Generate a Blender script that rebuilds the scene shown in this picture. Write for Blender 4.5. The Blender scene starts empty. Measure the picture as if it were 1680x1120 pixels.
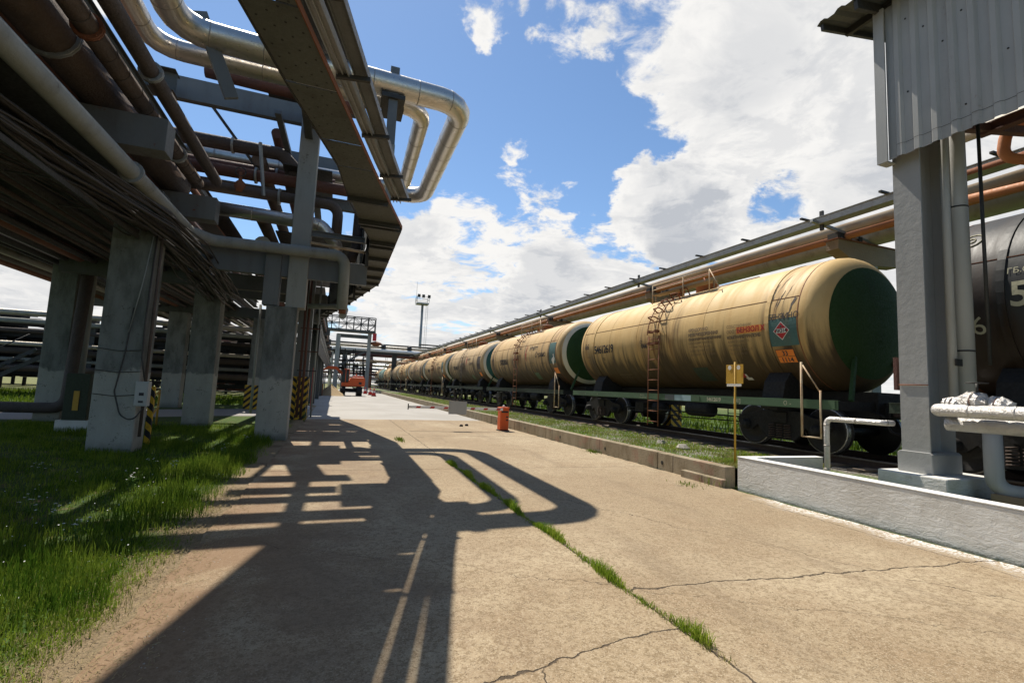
import bpy, bmesh, math, random
import numpy as np
from mathutils import Vector, Matrix
from math import radians as rad, pi, sin, cos, atan2, sqrt
random.seed(7); rng = np.random.default_rng(7)
SC = bpy.context.scene
COL = SC.collection

# ------------------------------------------------------------------ camera, world, sun, exposure
cam_d = bpy.data.cameras.new('camera'); cam = bpy.data.objects.new('camera', cam_d); COL.objects.link(cam)
cam_d.sensor_width = 36.0; cam_d.lens = 36.0*793.0/1680.0; cam_d.clip_start = 0.05; cam_d.clip_end = 3000
cam.matrix_world = (Matrix.Translation((0, 0, 1.6)) @ Matrix.Rotation(rad(-19.79), 4, 'Z')
                    @ Matrix.Rotation(rad(90+5.62), 4, 'X') @ Matrix.Rotation(rad(2.58), 4, 'Z'))
SC.camera = cam
SC.view_settings.view_transform = 'Standard'; SC.view_settings.look = 'None'
SC.view_settings.exposure = 0.42; SC.view_settings.gamma = 1.0

SUN = Vector((-0.10, 0.63, 1.0)).normalized()          # towards the sun
sd = bpy.data.lights.new('sun', 'SUN'); sd.energy = 5.0; sd.angle = rad(0.53); sd.color = (1.0, 0.93, 0.82)
so = bpy.data.objects.new('sun', sd); COL.objects.link(so)
so.rotation_euler = SUN.to_track_quat('Z', 'Y').to_euler(); so.location = (0, 0, 60)

W = bpy.data.worlds.new('World'); SC.world = W; W.use_nodes = True
nt = W.node_tree; nt.nodes.clear()
class NB:
    """tiny node-tree builder"""
    def __init__(s, nt): s.nt = nt
    def n(s, t, **k):
        nd = s.nt.nodes.new(t)
        for a, v in k.items(): setattr(nd, a, v)
        return nd
    def l(s, a, b): s.nt.links.new(a, b)
    def setin(s, sock, v):
        if isinstance(v, bpy.types.NodeSocket): s.l(v, sock)
        elif v is not None:
            if isinstance(v, (tuple, list)) and len(v) == 3 and sock.type == 'RGBA': v = (*v, 1)
            sock.default_value = v
    def math(s, op, a, b=None, c=None, clamp=False):
        m = s.n('ShaderNodeMath', operation=op, use_clamp=clamp)
        s.setin(m.inputs[0], a)
        if b is not None: s.setin(m.inputs[1], b)
        if c is not None: s.setin(m.inputs[2], c)
        return m.outputs[0]
    def vm(s, op, a, b=None, out=0):
        m = s.n('ShaderNodeVectorMath', operation=op)
        s.setin(m.inputs[0], a)
        if b is not None: s.setin(m.inputs[1], b)
        return m.outputs[out]
    def scale(s, a, k):
        m = s.n('ShaderNodeVectorMath', operation='SCALE'); s.setin(m.inputs[0], a); s.setin(m.inputs[3], k); return m.outputs[0]
    def noise(s, vec, sc, det=5, rough=0.55, dist=0.0):
        m = s.n('ShaderNodeTexNoise'); s.l(vec, m.inputs['Vector'])
        m.inputs['Scale'].default_value = sc; m.inputs['Detail'].default_value = det
        m.inputs['Roughness'].default_value = rough; m.inputs['Distortion'].default_value = dist
        return m.outputs['Fac']
    def ramp(s, v, lo, hi, a=0.0, b=1.0, smooth=True):
        m = s.n('ShaderNodeMapRange'); m.interpolation_type = 'SMOOTHSTEP' if smooth else 'LINEAR'
        s.setin(m.inputs['Value'], v); s.setin(m.inputs['From Min'], lo); s.setin(m.inputs['From Max'], hi)
        s.setin(m.inputs['To Min'], a); s.setin(m.inputs['To Max'], b)
        return m.outputs['Result']
    def mix(s, f, a, b, mode='MIX'):
        m = s.n('ShaderNodeMix', data_type='RGBA', blend_type=mode); m.clamp_factor = True
        s.setin(m.inputs['Factor'], f); s.setin(m.inputs['A'], a) if False else None
        s.setin(m.inputs[6], a); s.setin(m.inputs[7], b)
        return m.outputs[2]
    def sep(s, v):
        m = s.n('ShaderNodeSeparateXYZ'); s.l(v, m.inputs[0]); return m.outputs
    def comb(s, x, y, z):
        m = s.n('ShaderNodeCombineXYZ')
        for i, v in enumerate((x, y, z)): s.setin(m.inputs[i], v)
        return m.outputs[0]

b = NB(nt)
tc = b.n('ShaderNodeTexCoord'); D = b.vm('NORMALIZE', tc.outputs['Generated'])
dx, dy, dz = b.sep(D)
sky = b.n('ShaderNodeTexSky', sky_type='NISHITA'); sky.sun_disc = False
sky.sun_elevation = math.asin(SUN.z); sky.sun_rotation = atan2(SUN.x, SUN.y)
sky.air_density = 1.0; sky.dust_density = 0.15; sky.ozone_density = 2.5
zz = b.math('ADD', b.math('MAXIMUM', dz, 0.0), 0.14)
P = b.comb(b.math('DIVIDE', dx, zz), b.math('DIVIDE', dy, zz), b.math('MULTIPLY', dz, 1.0))
wn = b.n('ShaderNodeTexNoise'); b.l(P, wn.inputs['Vector']); wn.inputs['Scale'].default_value = 1.6; wn.inputs['Detail'].default_value = 3
Pw = b.vm('ADD', P, b.scale(b.vm('SUBTRACT', wn.outputs['Color'], (.5, .5, .5)), 0.45))
n1 = b.noise(Pw, 2.1, 14, 0.65, 0.0)
n1b = b.noise(b.vm('ADD', Pw, (-0.02, 0.09, 0.06)), 2.1, 14, 0.65, 0.0)
wd = b.n('ShaderNodeTexNoise'); b.l(D, wd.inputs['Vector']); wd.inputs['Scale'].default_value = 7.0; wd.inputs['Detail'].default_value = 6; wd.inputs['Roughness'].default_value = .6
Dw = b.vm('NORMALIZE', b.vm('ADD', D, b.scale(b.vm('SUBTRACT', wd.outputs['Color'], (.5, .5, .5)), 0.20)))
def blob(c, r0, r1, k):
    dt = b.vm('DOT_PRODUCT', Dw, tuple(Vector(c).normalized()), out=1)
    return b.math('MULTIPLY', b.ramp(dt, cos(rad(r1)), cos(rad(r0))), k)
cov = b.math('ADD', b.ramp(dz, 0.10, 0.36, 0.13, -0.03), b.ramp(dy, 0.15, -0.35, 0.0, -0.35))
for c, r0, r1, k in [((0.584, 0.734, 0.346), 4, 7.5, 0.20), ((0.72, 0.50, 0.47), 8, 20, 0.17), ((0.58, 0.61, 0.57), 4, 15, 0.11), ((0.78, 0.45, 0.40), 8, 20, 0.10),
                     ((0.21, 0.73, 0.67), 2.5, 6, 0.20), ((0.33, 0.70, 0.62), 2, 5.5, 0.13), ((0.45, 0.66, 0.60), 2, 7, 0.10), ((0.27, 0.92, 0.27), 4, 16, 0.08), ((0.50, 0.83, 0.25), 5, 13, 0.08), ((0.10, 0.94, 0.33), 3, 9, 0.07),
                     ((0.03, 0.809, 0.60), 6, 19, -0.22), ((0.31, 0.813, 0.50), 4, 12, -0.10), ((0.46, 0.765, 0.45), 3, 8, -0.12),
                     ((0.70, 0.615, 0.355), .5, 7.0, -0.13), ((-0.194, 0.905, 0.377), 5, 16, -0.18), ((0.392, 0.806, 0.444), 0.8, 2.6, 0.14), ((0.30, 0.84, 0.45), 0.6, 2.4, 0.12),
                     ((0.702, 0.459, 0.545), .5, 2.5, -0.16), ((0.437, 0.823, 0.36), 1, 3.5, -0.10), ((0.16, 0.80, 0.60), .3, 5.0, 0.13), ((0.31, 0.89, 0.33), 1, 4, -0.07), ((-0.6, 0.75, 0.35), 10, 30, 0.12), ((0.58, 0.68, 0.45), 1, 5, -0.06)]:
    cov = b.math('ADD', cov, blob(c, r0, r1, k))
den = b.math('ADD', n1, cov)
alpha = b.ramp(den, 0.488, 0.588)
thick = b.ramp(b.math('SUBTRACT', n1b, n1), -0.04, 0.09)
fine = b.noise(Pw, 1.3, 7, 0.55, 0.0)
core = b.ramp(den, 0.57, 0.74)
greyc = blob((0.600, 0.741, 0.305), 1.0, 6.0, 0.85)
sh = b.math('ADD', b.math('MULTIPLY', thick, 0.38), b.math('MULTIPLY', b.math('MULTIPLY', core, b.ramp(fine, 0.40, 0.60)), 0.50))
sh = b.math('ADD', sh, b.math('MULTIPLY', greyc, b.ramp(n1, 0.30, 0.50, .35, 1)), clamp=True)
cloud = b.mix(sh, (9.4, 9.25, 9.0), (5.2, 5.45, 5.9))
hz = b.ramp(dz, 0.0, 0.16, 0.55, 0.0)
skc = b.mix(1.0, sky.outputs[0], (1.20, 1.32, 1.38), 'MULTIPLY')
skc = b.mix(hz, skc, (8.2, 8.6, 9.2))
fin = b.mix(alpha, skc, cloud)
bg = b.n('ShaderNodeBackground'); b.l(fin, bg.inputs[0]); bg.inputs[1].default_value = 0.076
wo = b.n('ShaderNodeOutputWorld'); b.l(bg.outputs[0], wo.inputs[0])

# ------------------------------------------------------------------ materials
def material(name, f, rough=0.7, metal=0.0, spec=0.4):
    """f(b, P) -> (colour, rough or None, bump height or None, bump distance)"""
    m = bpy.data.materials.new(name); m.use_nodes = True
    t = m.node_tree; t.nodes.clear(); b = NB(t)
    bs = b.n('ShaderNodeBsdfPrincipled'); out = b.n('ShaderNodeOutputMaterial'); b.l(bs.outputs[0], out.inputs[0])
    bs.inputs['Roughness'].default_value = rough; bs.inputs['Metallic'].default_value = metal
    bs.inputs['Specular IOR Level'].default_value = spec
    tc = b.n('ShaderNodeTexCoord'); oi = b.n('ShaderNodeObjectInfo')
    off = b.comb(b.math('MULTIPLY', oi.outputs['Random'], 37.0), b.math('MULTIPLY', oi.outputs['Random'], 11.0), 0.0)
    b.obj = tc.outputs['Object']; P = b.vm('ADD', b.obj, off)
    r = f(b, P); c, ro, h, dist = (list(r) + [None]*4)[:4]
    b.setin(bs.inputs['Base Color'], c)
    if ro is not None: b.setin(bs.inputs['Roughness'], ro)
    if h is not None:
        bp = b.n('ShaderNodeBump'); bp.inputs['Strength'].default_value = 1.0; bp.inputs['Distance'].default_value = dist or 0.01
        b.l(h, bp.inputs['Height']); b.l(bp.outputs[0], bs.inputs['Normal'])
    return m

def worn(name, base, stain=(0.10, 0.07, 0.05), chip=(0.22, 0.09, 0.04), rough=0.6, metal=0.0, sc=1.0, st=0.5, ch=0.25, bump=0.004, streak=(1, 1, 0.25)):
    def f(b, P):
        Q = b.vm('MULTIPLY', P, streak)
        n = b.noise(Q, 3.0*sc, 6, 0.6); n2 = b.noise(P, 22*sc, 5, 0.65); n3 = b.noise(P, 1.1*sc, 4, 0.5)
        c = b.mix(b.ramp(n, 0.45, 0.75, 0, st), base, stain)
        c = b.mix(b.ramp(n3, 0.3, 0.7, 0, 0.25), c, tuple(min(1, v*1.35+0.01) for v in base))
        c = b.mix(b.ramp(b.math('ADD', b.math('MULTIPLY', n2, 0.6), b.math('MULTIPLY', n, 0.4)), 0.60, 0.66, 0, ch), c, chip)
        return c, b.ramp(n2, 0.3, 0.7, max(0.05, rough-0.1), min(1, rough+0.15)), n2, bump
    return material(name, f, rough, metal)

M = {}
M['grey_paint'] = worn('grey_paint', (0.075, 0.080, 0.075), (0.05, 0.05, 0.043), (0.05, 0.045, 0.035), 0.65, ch=0.6, bump=0.006)
M['pale_paint'] = worn('pale_paint', (0.26, 0.27, 0.25), (0.12, 0.11, 0.09), (0.08, 0.07, 0.05), 0.7, ch=0.6, bump=0.006)
M['blue_grey'] = worn('blue_grey', (0.13, 0.138, 0.138), (0.085, 0.085, 0.08), (0.13, 0.07, 0.04), 0.5, ch=0.35)
M['steel_dark'] = worn('steel_dark', (0.040, 0.039, 0.035), (0.03, 0.028, 0.025), (0.12, 0.06, 0.035), 0.6, ch=0.4)
M['black_grime'] = worn('black_grime', (0.012, 0.011, 0.010), (0.02, 0.016, 0.012), (0.05, 0.03, 0.02), 0.75, ch=0.3)
M['rust'] = worn('rust', (0.20, 0.075, 0.035), (0.09, 0.04, 0.025), (0.30, 0.15, 0.08), 0.8, ch=0.4)
M['rust_red'] = worn('rust_red', (0.10, 0.042, 0.030), (0.05, 0.032, 0.026), (0.22, 0.14, 0.10), 0.75, ch=0.8, st=0.8, bump=0.012, streak=(1, 1, 1))
M['ochre_pipe'] = worn('ochre_pipe', (0.50, 0.38, 0.24), (0.34, 0.15, 0.06), (0.25, 0.09, 0.03), 0.65, ch=0.8, st=0.8, streak=(1, .35, 1))
M['orange_brown'] = worn('orange_brown', (0.42, 0.165, 0.06), (0.24, 0.08, 0.035), (0.5, 0.3, 0.16), 0.6, ch=0.4, streak=(1, .35, 1))
M['wrap_dark'] = worn('wrap_dark', (0.072, 0.056, 0.048), (0.035, 0.028, 0.026), (0.20, 0.16, 0.13), 0.75, ch=0.4, st=0.8, bump=0.02, streak=(1, 1, 1))
M['wrap_brown'] = worn('wrap_brown', (0.105, 0.076, 0.058), (0.05, 0.04, 0.035), (0.24, 0.20, 0.17), 0.7, ch=0.4, st=0.8, bump=0.02, streak=(1, 1, 1))
M['alu'] = worn('alu', (0.56, 0.53, 0.48), (0.46, 0.40, 0.33), (0.42, 0.36, 0.28), 0.36, metal=0.88, st=0.35, ch=0.1, bump=0.0002)
M['alu_dull'] = worn('alu_dull', (0.40, 0.36, 0.29), (0.22, 0.18, 0.13), (0.26, 0.16, 0.09), 0.48, metal=0.25, st=0.7, ch=0.4, bump=0.006)
M['alu_joint'] = worn('alu_joint', (0.42, 0.39, 0.35), (0.16, 0.13, 0.10), (0.2, 0.14, 0.09), 0.45, metal=0.7)
M['foil'] = worn('foil', (0.60, 0.58, 0.55), (0.4, 0.37, 0.33), (0.3, 0.25, 0.2), 0.4, metal=0.6, bump=0.03, streak=(1, 1, 1))
M['cable'] = worn('cable', (0.05, 0.045, 0.04), (0.02, 0.018, 0.016), (0.16, 0.13, 0.10), 0.6, ch=0.5, streak=(1, .3, 1))
M['beam_spotted'] = worn('beam_spotted', (0.15, 0.155, 0.15), (0.09, 0.075, 0.06), (0.16, 0.06, 0.03), 0.55, sc=.6, ch=1.0, st=0.8, bump=0.004)
M['sill_dark'] = worn('sill_dark', (0.030, 0.045, 0.028), (0.015, 0.018, 0.012), (0.06, 0.06, 0.04), 0.6, st=0.8, ch=0.3, streak=(1, .3, 1))
M['upper_lit_paint'] = worn('upper_lit_paint', (0.27, 0.275, 0.255), (0.14, 0.14, 0.12), (0.07, 0.06, 0.045), 0.65, st=0.5, ch=0.7, bump=0.004)  # upper shaft colour made paler for the sun and reflected light on it
M['galv'] = worn('galv', (0.30, 0.31, 0.30), (0.16, 0.15, 0.13), (0.25, 0.13, 0.07), 0.5, metal=0.4, ch=0.3)
M['tray_plate'] = worn('tray_plate', (0.098, 0.103, 0.092), (0.05, 0.05, 0.043), (0.18, 0.10, 0.055), 0.7, ch=0.25, streak=(1, 1, 1))
M['white_paint'] = worn('white_paint', (0.78, 0.77, 0.73), (0.55, 0.52, 0.46), (0.45, 0.42, 0.36), 0.7, ch=0.3, st=0.3)
M['red_paint'] = worn('red_paint', (0.50, 0.035, 0.02), (0.25, 0.03, 0.02), (0.2, 0.08, 0.05), 0.5)
M['orange_paint'] = worn('orange_paint', (0.66, 0.105, 0.018), (0.45, 0.06, 0.02), (0.3, 0.06, 0.03), 0.45, st=0.3)
M['yellow_paint'] = worn('yellow_paint', (0.48, 0.28, 0.03), (0.35, 0.18, 0.04), (0.25, 0.10, 0.04), 0.6, st=0.6, ch=0.6)
M['black_paint'] = worn('black_paint', (0.02, 0.02, 0.02), (0.03, 0.03, 0.03), (0.08, 0.06, 0.05), 0.5)
M['glass'] = worn('glass', (0.02, 0.03, 0.03), (0.03, 0.04, 0.04), (0.05, 0.05, 0.05), 0.12, ch=0.05, bump=0.0)
M['green_paint'] = worn('green_paint', (0.07, 0.125, 0.065), (0.05, 0.07, 0.045), (0.12, 0.10, 0.07), 0.55, st=0.7, ch=0.4, streak=(1, .3, 1))
M['green_disc'] = worn('green_disc', (0.018, 0.050, 0.010), (0.012, 0.030, 0.008), (0.03, 0.05, 0.02), 0.8, st=0.5, ch=0.1)
M['teal_disc'] = worn('teal_disc', (0.02, 0.10, 0.085), (0.02, 0.06, 0.05), (0.05, 0.06, 0.05), 0.5, st=0.5, ch=0.2)
M['teal_patch'] = worn('teal_patch', (0.06, 0.13, 0.12), (0.10, 0.09, 0.05), (0.35, 0.30, 0.22), 0.7, st=0.7, ch=0.7)
M['pale_blue'] = worn('pale_blue', (0.28, 0.38, 0.40), (0.18, 0.25, 0.25), (0.1, 0.12, 0.1), 0.6)
M['ink'] = worn('ink', (0.035, 0.035, 0.04), (0.10, 0.08, 0.06), (0.2, 0.15, 0.09), 0.8, st=0.5, ch=0.4)
M['ink_faint'] = worn('ink_faint', (0.17, 0.125, 0.075), (0.28, 0.20, 0.11), (0.42, 0.30, 0.17), 0.8, st=0.6, ch=0.6)
M['ink_pale'] = worn('ink_pale', (0.42, 0.40, 0.28), (0.20, 0.20, 0.13), (0.1, 0.12, 0.07), 0.8, st=0.6, ch=0.6)
M['ink_dim'] = worn('ink_dim', (0.05, 0.10, 0.045), (0.03, 0.08, 0.03), (0.03, 0.07, 0.03), 0.8)
M['label_orange'] = worn('label_orange', (0.78, 0.22, 0.03), (0.5, 0.15, 0.04), (0.2, 0.1, 0.05), 0.6, st=0.5)
M['label_amber'] = worn('label_amber', (0.72, 0.30, 0.06), (0.6, 0.26, 0.08), (0.4, 0.2, 0.1), 0.7, st=0.3)
M['label_white'] = worn('label_white', (0.7, 0.68, 0.62), (0.4, 0.35, 0.3), (0.2, 0.15, 0.1), 0.6, st=0.3)
M['diamond_red'] = worn('diamond_red', (0.42, 0.02, 0.025), (0.25, 0.03, 0.03), (0.2, 0.1, 0.1), 0.5, st=0.3)
M['wood'] = worn('wood', (0.24, 0.18, 0.12), (0.12, 0.09, 0.06), (0.06, 0.05, 0.04), 0.9, st=0.6, ch=0.3, bump=0.01, streak=(.3, 1, 1))
M['rail_steel'] = worn('rail_steel', (0.055, 0.035, 0.025), (0.03, 0.02, 0.015), (0.09, 0.05, 0.03), 0.7)
M['rail_top'] = worn('rail_top', (0.16, 0.14, 0.12), (0.08, 0.06, 0.05), (0.1, 0.06, 0.04), 0.4, metal=0.6)
M['wheel_steel'] = worn('wheel_steel', (0.016, 0.014, 0.012), (0.015, 0.013, 0.012), (0.06, 0.04, 0.03), 0.55)
M['wheel_rim'] = worn('wheel_rim', (0.35, 0.34, 0.33), (0.15, 0.13, 0.12), (0.1, 0.08, 0.06), 0.3, metal=0.8)
M['stone'] = worn('stone', (0.33, 0.30, 0.25), (0.18, 0.16, 0.13), (0.4, 0.37, 0.32), 0.9, streak=(1, 1, 1))
M['sand'] = worn('sand', (0.42, 0.30, 0.16), (0.30, 0.2, 0.1), (0.5, 0.4, 0.25), 0.95, bump=0.03, streak=(1, 1, 1))
M['clad'] = worn('clad', (0.38, 0.38, 0.355), (0.22, 0.215, 0.195), (0.20, 0.12, 0.08), 0.5, st=0.55, ch=0.22, bump=0.001, streak=(1, 1.6, 0.12))
M['col_grey'] = worn('col_grey', (0.33, 0.33, 0.315), (0.21, 0.21, 0.195), (0.42, 0.42, 0.40), 0.42, sc=.35, st=0.35, ch=0.15, bump=0.006)
M['brick'] = worn('brick', (0.30, 0.13, 0.08), (0.15, 0.08, 0.05), (0.4, 0.3, 0.22), 0.85)

def tank_mat(name, base, dirt, stain, oil=0.55, rough=0.52):
    """painted tank shell: rain streaks running down the curve, rust drips by the middle ladder and bands, oil grime and painted shade on the belly"""
    def f(b, P):
        ox, oy, oz = b.sep(b.obj)
        px, py, pz = b.sep(P)
        Q = b.comb(b.math('MULTIPLY', px, 0.30), b.math('MULTIPLY', py, 2.6), b.math('MULTIPLY', pz, 0.28))
        st1 = b.noise(Q, 1.6, 7, 0.62, 0.2)
        Q2 = b.comb(b.math('MULTIPLY', px, 0.4), b.math('MULTIPLY', py, 5.5), b.math('MULTIPLY', pz, 0.45))
        st2 = b.noise(Q2, 2.2, 5, 0.6, 0.4)
        blot = b.noise(P, 1.0, 6, 0.6); fine = b.noise(P, 26, 4, 0.7)
        side = b.ramp(oz, 3.9, 2.6)                       # from the crown down the flank
        mid = b.ramp(b.math('ABSOLUTE', oy), 1.7, 0.15)
        c = b.mix(b.ramp(blot, 0.35, 0.75, 0, 0.45), base, tuple(v*0.78 for v in base))
        c = b.mix(b.math('MULTIPLY', b.ramp(st1, 0.46, 0.70), b.math('ADD', 0.12, b.math('MULTIPLY', side, 0.30))), c, stain)
        c = b.mix(b.math('MULTIPLY', b.ramp(st2, 0.36, 0.66), b.math('MULTIPLY', mid, b.math('ADD', 0.25, b.math('MULTIPLY', side, 0.5)))), c, dirt)
        rb = b.ramp(b.math('ABSOLUTE', b.math('SUBTRACT', b.math('ABSOLUTE', oy), 4.35)), 0.55, 0.05)
        c = b.mix(b.math('MULTIPLY', rb, b.math('MULTIPLY', b.ramp(st1, 0.40, 0.62), 0.45)), c, dirt)
        belly = b.ramp(b.math('ADD', oz, b.math('MULTIPLY', b.math('SUBTRACT', st1, 0.5), 2.2)), 2.80, 1.90)  # underside shade painted into the shell colour together with the oil grime
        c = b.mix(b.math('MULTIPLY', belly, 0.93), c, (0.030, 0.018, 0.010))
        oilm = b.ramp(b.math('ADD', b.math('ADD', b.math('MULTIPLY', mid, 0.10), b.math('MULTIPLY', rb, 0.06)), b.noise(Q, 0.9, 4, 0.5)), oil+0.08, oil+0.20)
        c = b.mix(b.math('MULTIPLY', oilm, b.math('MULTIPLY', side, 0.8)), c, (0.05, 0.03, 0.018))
        c = b.mix(b.ramp(fine, 0.66, 0.72, 0, 0.4), c, dirt)
        return c, b.ramp(st1, 0.3, 0.7, rough, rough+0.2), b.math('ADD', b.math('MULTIPLY', fine, 0.3), b.math('MULTIPLY', b.noise(P, 1.7, 3, 0.5), 2.5)), 0.004
    return material(name, f, rough, spec=0.3)
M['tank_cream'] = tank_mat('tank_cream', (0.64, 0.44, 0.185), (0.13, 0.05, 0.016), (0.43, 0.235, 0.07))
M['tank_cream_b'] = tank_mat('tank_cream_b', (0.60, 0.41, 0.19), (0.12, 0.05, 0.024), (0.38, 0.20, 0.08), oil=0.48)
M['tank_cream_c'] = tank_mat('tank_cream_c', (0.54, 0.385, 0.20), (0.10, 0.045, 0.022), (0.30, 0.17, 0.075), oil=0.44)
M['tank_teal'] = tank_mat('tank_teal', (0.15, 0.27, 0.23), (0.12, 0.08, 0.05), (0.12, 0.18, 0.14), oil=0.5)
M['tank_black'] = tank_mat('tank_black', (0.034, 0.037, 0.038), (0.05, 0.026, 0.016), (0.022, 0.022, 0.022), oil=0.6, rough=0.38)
M['ring_white'] = worn('ring_white', (0.62, 0.56, 0.43), (0.5, 0.38, 0.22), (0.2, 0.12, 0.06), 0.5, st=0.6, ch=0.3)

def concrete_f(b, P):
    O = b.obj; x, y, z = b.sep(O)
    w = b.noise(O, 1.4, 5, 0.6); w2 = b.noise(O, 6.0, 4, 0.6)
    wob = b.math('MULTIPLY', b.math('SUBTRACT', w, 0.5), 0.7); wob2 = b.math('MULTIPLY', b.math('SUBTRACT', w2, 0.5), 0.12)
    big = b.noise(O, 0.22, 5, 0.6, 0.4); med = b.noise(O, 1.3, 6, 0.65, 0.3); fine = b.noise(O, 24, 8, 0.8); vf = b.noise(O, 85, 4, 0.75)
    c = b.mix(b.ramp(big, 0.40, 0.62), (0.305, 0.228, 0.138), (0.435, 0.35, 0.23))
    c = b.mix(b.ramp(med, 0.42, 0.68, 0, 0.48), c, (0.245, 0.165, 0.092))
    c = b.mix(b.ramp(b.noise(O, 4.5, 7, 0.75, 0.4), 0.46, 0.62, 0, 0.35), c, (0.22, 0.15, 0.088))
    c = b.mix(b.ramp(fine, 0.47, 0.57, 0, 0.70), c, (0.165, 0.115, 0.06))
    c = b.mix(b.ramp(vf, 0.52, 0.62, 0, 0.60), c, (0.52, 0.435, 0.31))
    c = b.mix(b.ramp(b.noise(O, 75, 3, 0.7), 0.60, 0.66, 0, 0.8), c, (0.075, 0.05, 0.032))
    sx = b.math('FLOOR', b.math('DIVIDE', b.math('SUBTRACT', x, 2.36), 3.5)); sy = b.math('FLOOR', b.math('DIVIDE', b.math('SUBTRACT', y, 3.4), 6.0))
    wv_ = b.n('ShaderNodeTexWhiteNoise'); b.l(b.comb(sx, sy, 0.0), wv_.inputs['Vector'])
    c = b.mix(b.ramp(wv_.outputs['Value'], 0, 1, 0, 0.22, False), c, (0.27, 0.22, 0.15))
    tyre = b.math('MULTIPLY', b.ramp(b.math('ABSOLUTE', b.math('SUBTRACT', b.math('ABSOLUTE', b.math('SUBTRACT', b.math('ADD', x, b.math('MULTIPLY', wob, .8)), 3.9)), 0.85)), 0.28, 0.05), b.ramp(b.noise(b.vm('MULTIPLY', O, (3.0, 0.35, 1)), 1.2, 5, 0.65), 0.42, 0.62))
    c = b.mix(b.math('MULTIPLY', tyre, 0.35), c, (0.17, 0.125, 0.08))
    spot = b.ramp(b.noise(O, 0.95, 3, 0.5, 0.2), 0.68, 0.74)
    c = b.mix(b.math('MULTIPLY', spot, 0.55), c, (0.10, 0.075, 0.05))
    # brown dust lying off the left verge and along the shade of the rack, dark oil spots on the drive
    dust = b.math('MULTIPLY', b.ramp(x, 0.9, -1.0), b.ramp(b.noise(O, 0.8, 5, 0.6, 0.6), 0.36, 0.56))
    c = b.mix(b.math('MULTIPLY', dust, 0.75), c, (0.19, 0.115, 0.065))
    rutm = b.math('MULTIPLY', b.ramp(b.math('ABSOLUTE', b.math('SUBTRACT', x, 0.4)), 1.5, 0.3), b.ramp(b.noise(O, 0.7, 6, 0.65, 0.5), 0.38, 0.62))
    c = b.mix(b.math('MULTIPLY', rutm, 0.55), c, (0.17, 0.115, 0.075))
    ed = b.math('MULTIPLY', b.ramp(b.math('ADD', x, b.math('MULTIPLY', wob, 1.2)), 6.25, 6.75), b.ramp(y, 6.4, 5.8))
    c = b.mix(b.math('MULTIPLY', ed, b.ramp(fine, 0.46, 0.56)), c, (0.72, 0.70, 0.66))
    # slab joints and cracks
    def line(v, at, wd, wb=wob): return b.ramp(b.math('ABSOLUTE', b.math('SUBTRACT', b.math('ADD', v, wb), at)), wd, wd*0.35)
    brk = b.ramp(b.noise(O, 2.1, 4, 0.6), 0.36, 0.46)
    j = line(x, 2.36, 0.013, wob2)
    j = b.math('MAXIMUM', j, b.math('MULTIPLY', line(b.math('ADD', y, b.math('MULTIPLY', x, 0.07)), 3.70, 0.013, b.math('ADD', b.math('MULTIPLY', wob, .35), wob2)), b.ramp(x, 2.3, 2.4)))
    for yy, wd, wv in [(9.35, 0.013, wob2), (15.5, 0.03, wob2), (-3.2, .02, wob2)]:
        j = b.math('MAXIMUM', j, b.math('MULTIPLY', line(y, yy, wd, wv), b.ramp(brk, 0, 1, .4, 1)))
    j = b.math('MAXIMUM', j, b.math('MULTIPLY', line(b.math('SUBTRACT', y, b.math('MULTIPLY', x, 0.17)), 2.50, 0.010, b.math('ADD', b.math('MULTIPLY', wob, .35), wob2)), b.math('MULTIPLY', b.ramp(x, 2.42, 2.34), b.ramp(x, .2, .9))))
    j = b.math('MAXIMUM', j, b.math('MULTIPLY', line(b.math('ADD', x, b.math('MULTIPLY', y, 0.55)), 6.9, 0.006, wob), b.math('MULTIPLY', b.math('MULTIPLY', b.ramp(x, 2.3, 2.4), brk), b.ramp(y, 12, 6))))
    j = b.math('MAXIMUM', j, b.math('MULTIPLY', line(b.math('SUBTRACT', x, b.math('MULTIPLY', y, 0.55)), -0.2, 0.006, b.math('MULTIPLY', wob, .6)), b.ramp(y, 2.72, 2.62)))
    j = b.math('MAXIMUM', j, b.math('MULTIPLY', line(x, 6.35, 0.008, wob2), b.math('MULTIPLY', brk, b.ramp(y, 6.6, 6.2))))
    for (q0, q1, q2) in ((8.6, -.35, .004), (5.0, .6, .004)):
        j = b.math('MAXIMUM', j, b.math('MULTIPLY', line(b.math('ADD', y, b.math('MULTIPLY', x, q1)), q0, q2, wob), b.math('MULTIPLY', brk, .6)))
    c = b.mix(b.math('MULTIPLY', j, 0.85), c, (0.045, 0.032, 0.022))
    hgt = b.math('SUBTRACT', b.math('ADD', b.math('MULTIPLY', fine, 0.6), b.math('MULTIPLY', med, 0.6)), b.math('MULTIPLY', j, 1.6))
    return c, 0.9, hgt, 0.006
M['concrete'] = material('concrete', concrete_f, 0.9, spec=0.25)

def road2_f(b, P):
    O = b.obj; x, y, z = b.sep(O)
    big = b.noise(O, 0.3, 5, 0.6, 0.5); fine = b.noise(O, 14, 5, 0.7)
    c = b.mix(b.ramp(big, 0.35, 0.65), (0.32, 0.30, 0.265), (0.38, 0.36, 0.325))
    c = b.mix(b.ramp(fine, 0.5, 0.75, 0, 0.5), c, (0.25, 0.22, 0.2))
    c = b.mix(b.ramp(b.noise(O, 1.2, 6, 0.7), 0.60, 0.68, 0, 0.5), c, (0.24, 0.2, 0.17))
    return c, 0.88, fine, 0.006
M['grey_road'] = material('grey_road', road2_f, 0.88, spec=0.3)

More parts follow.
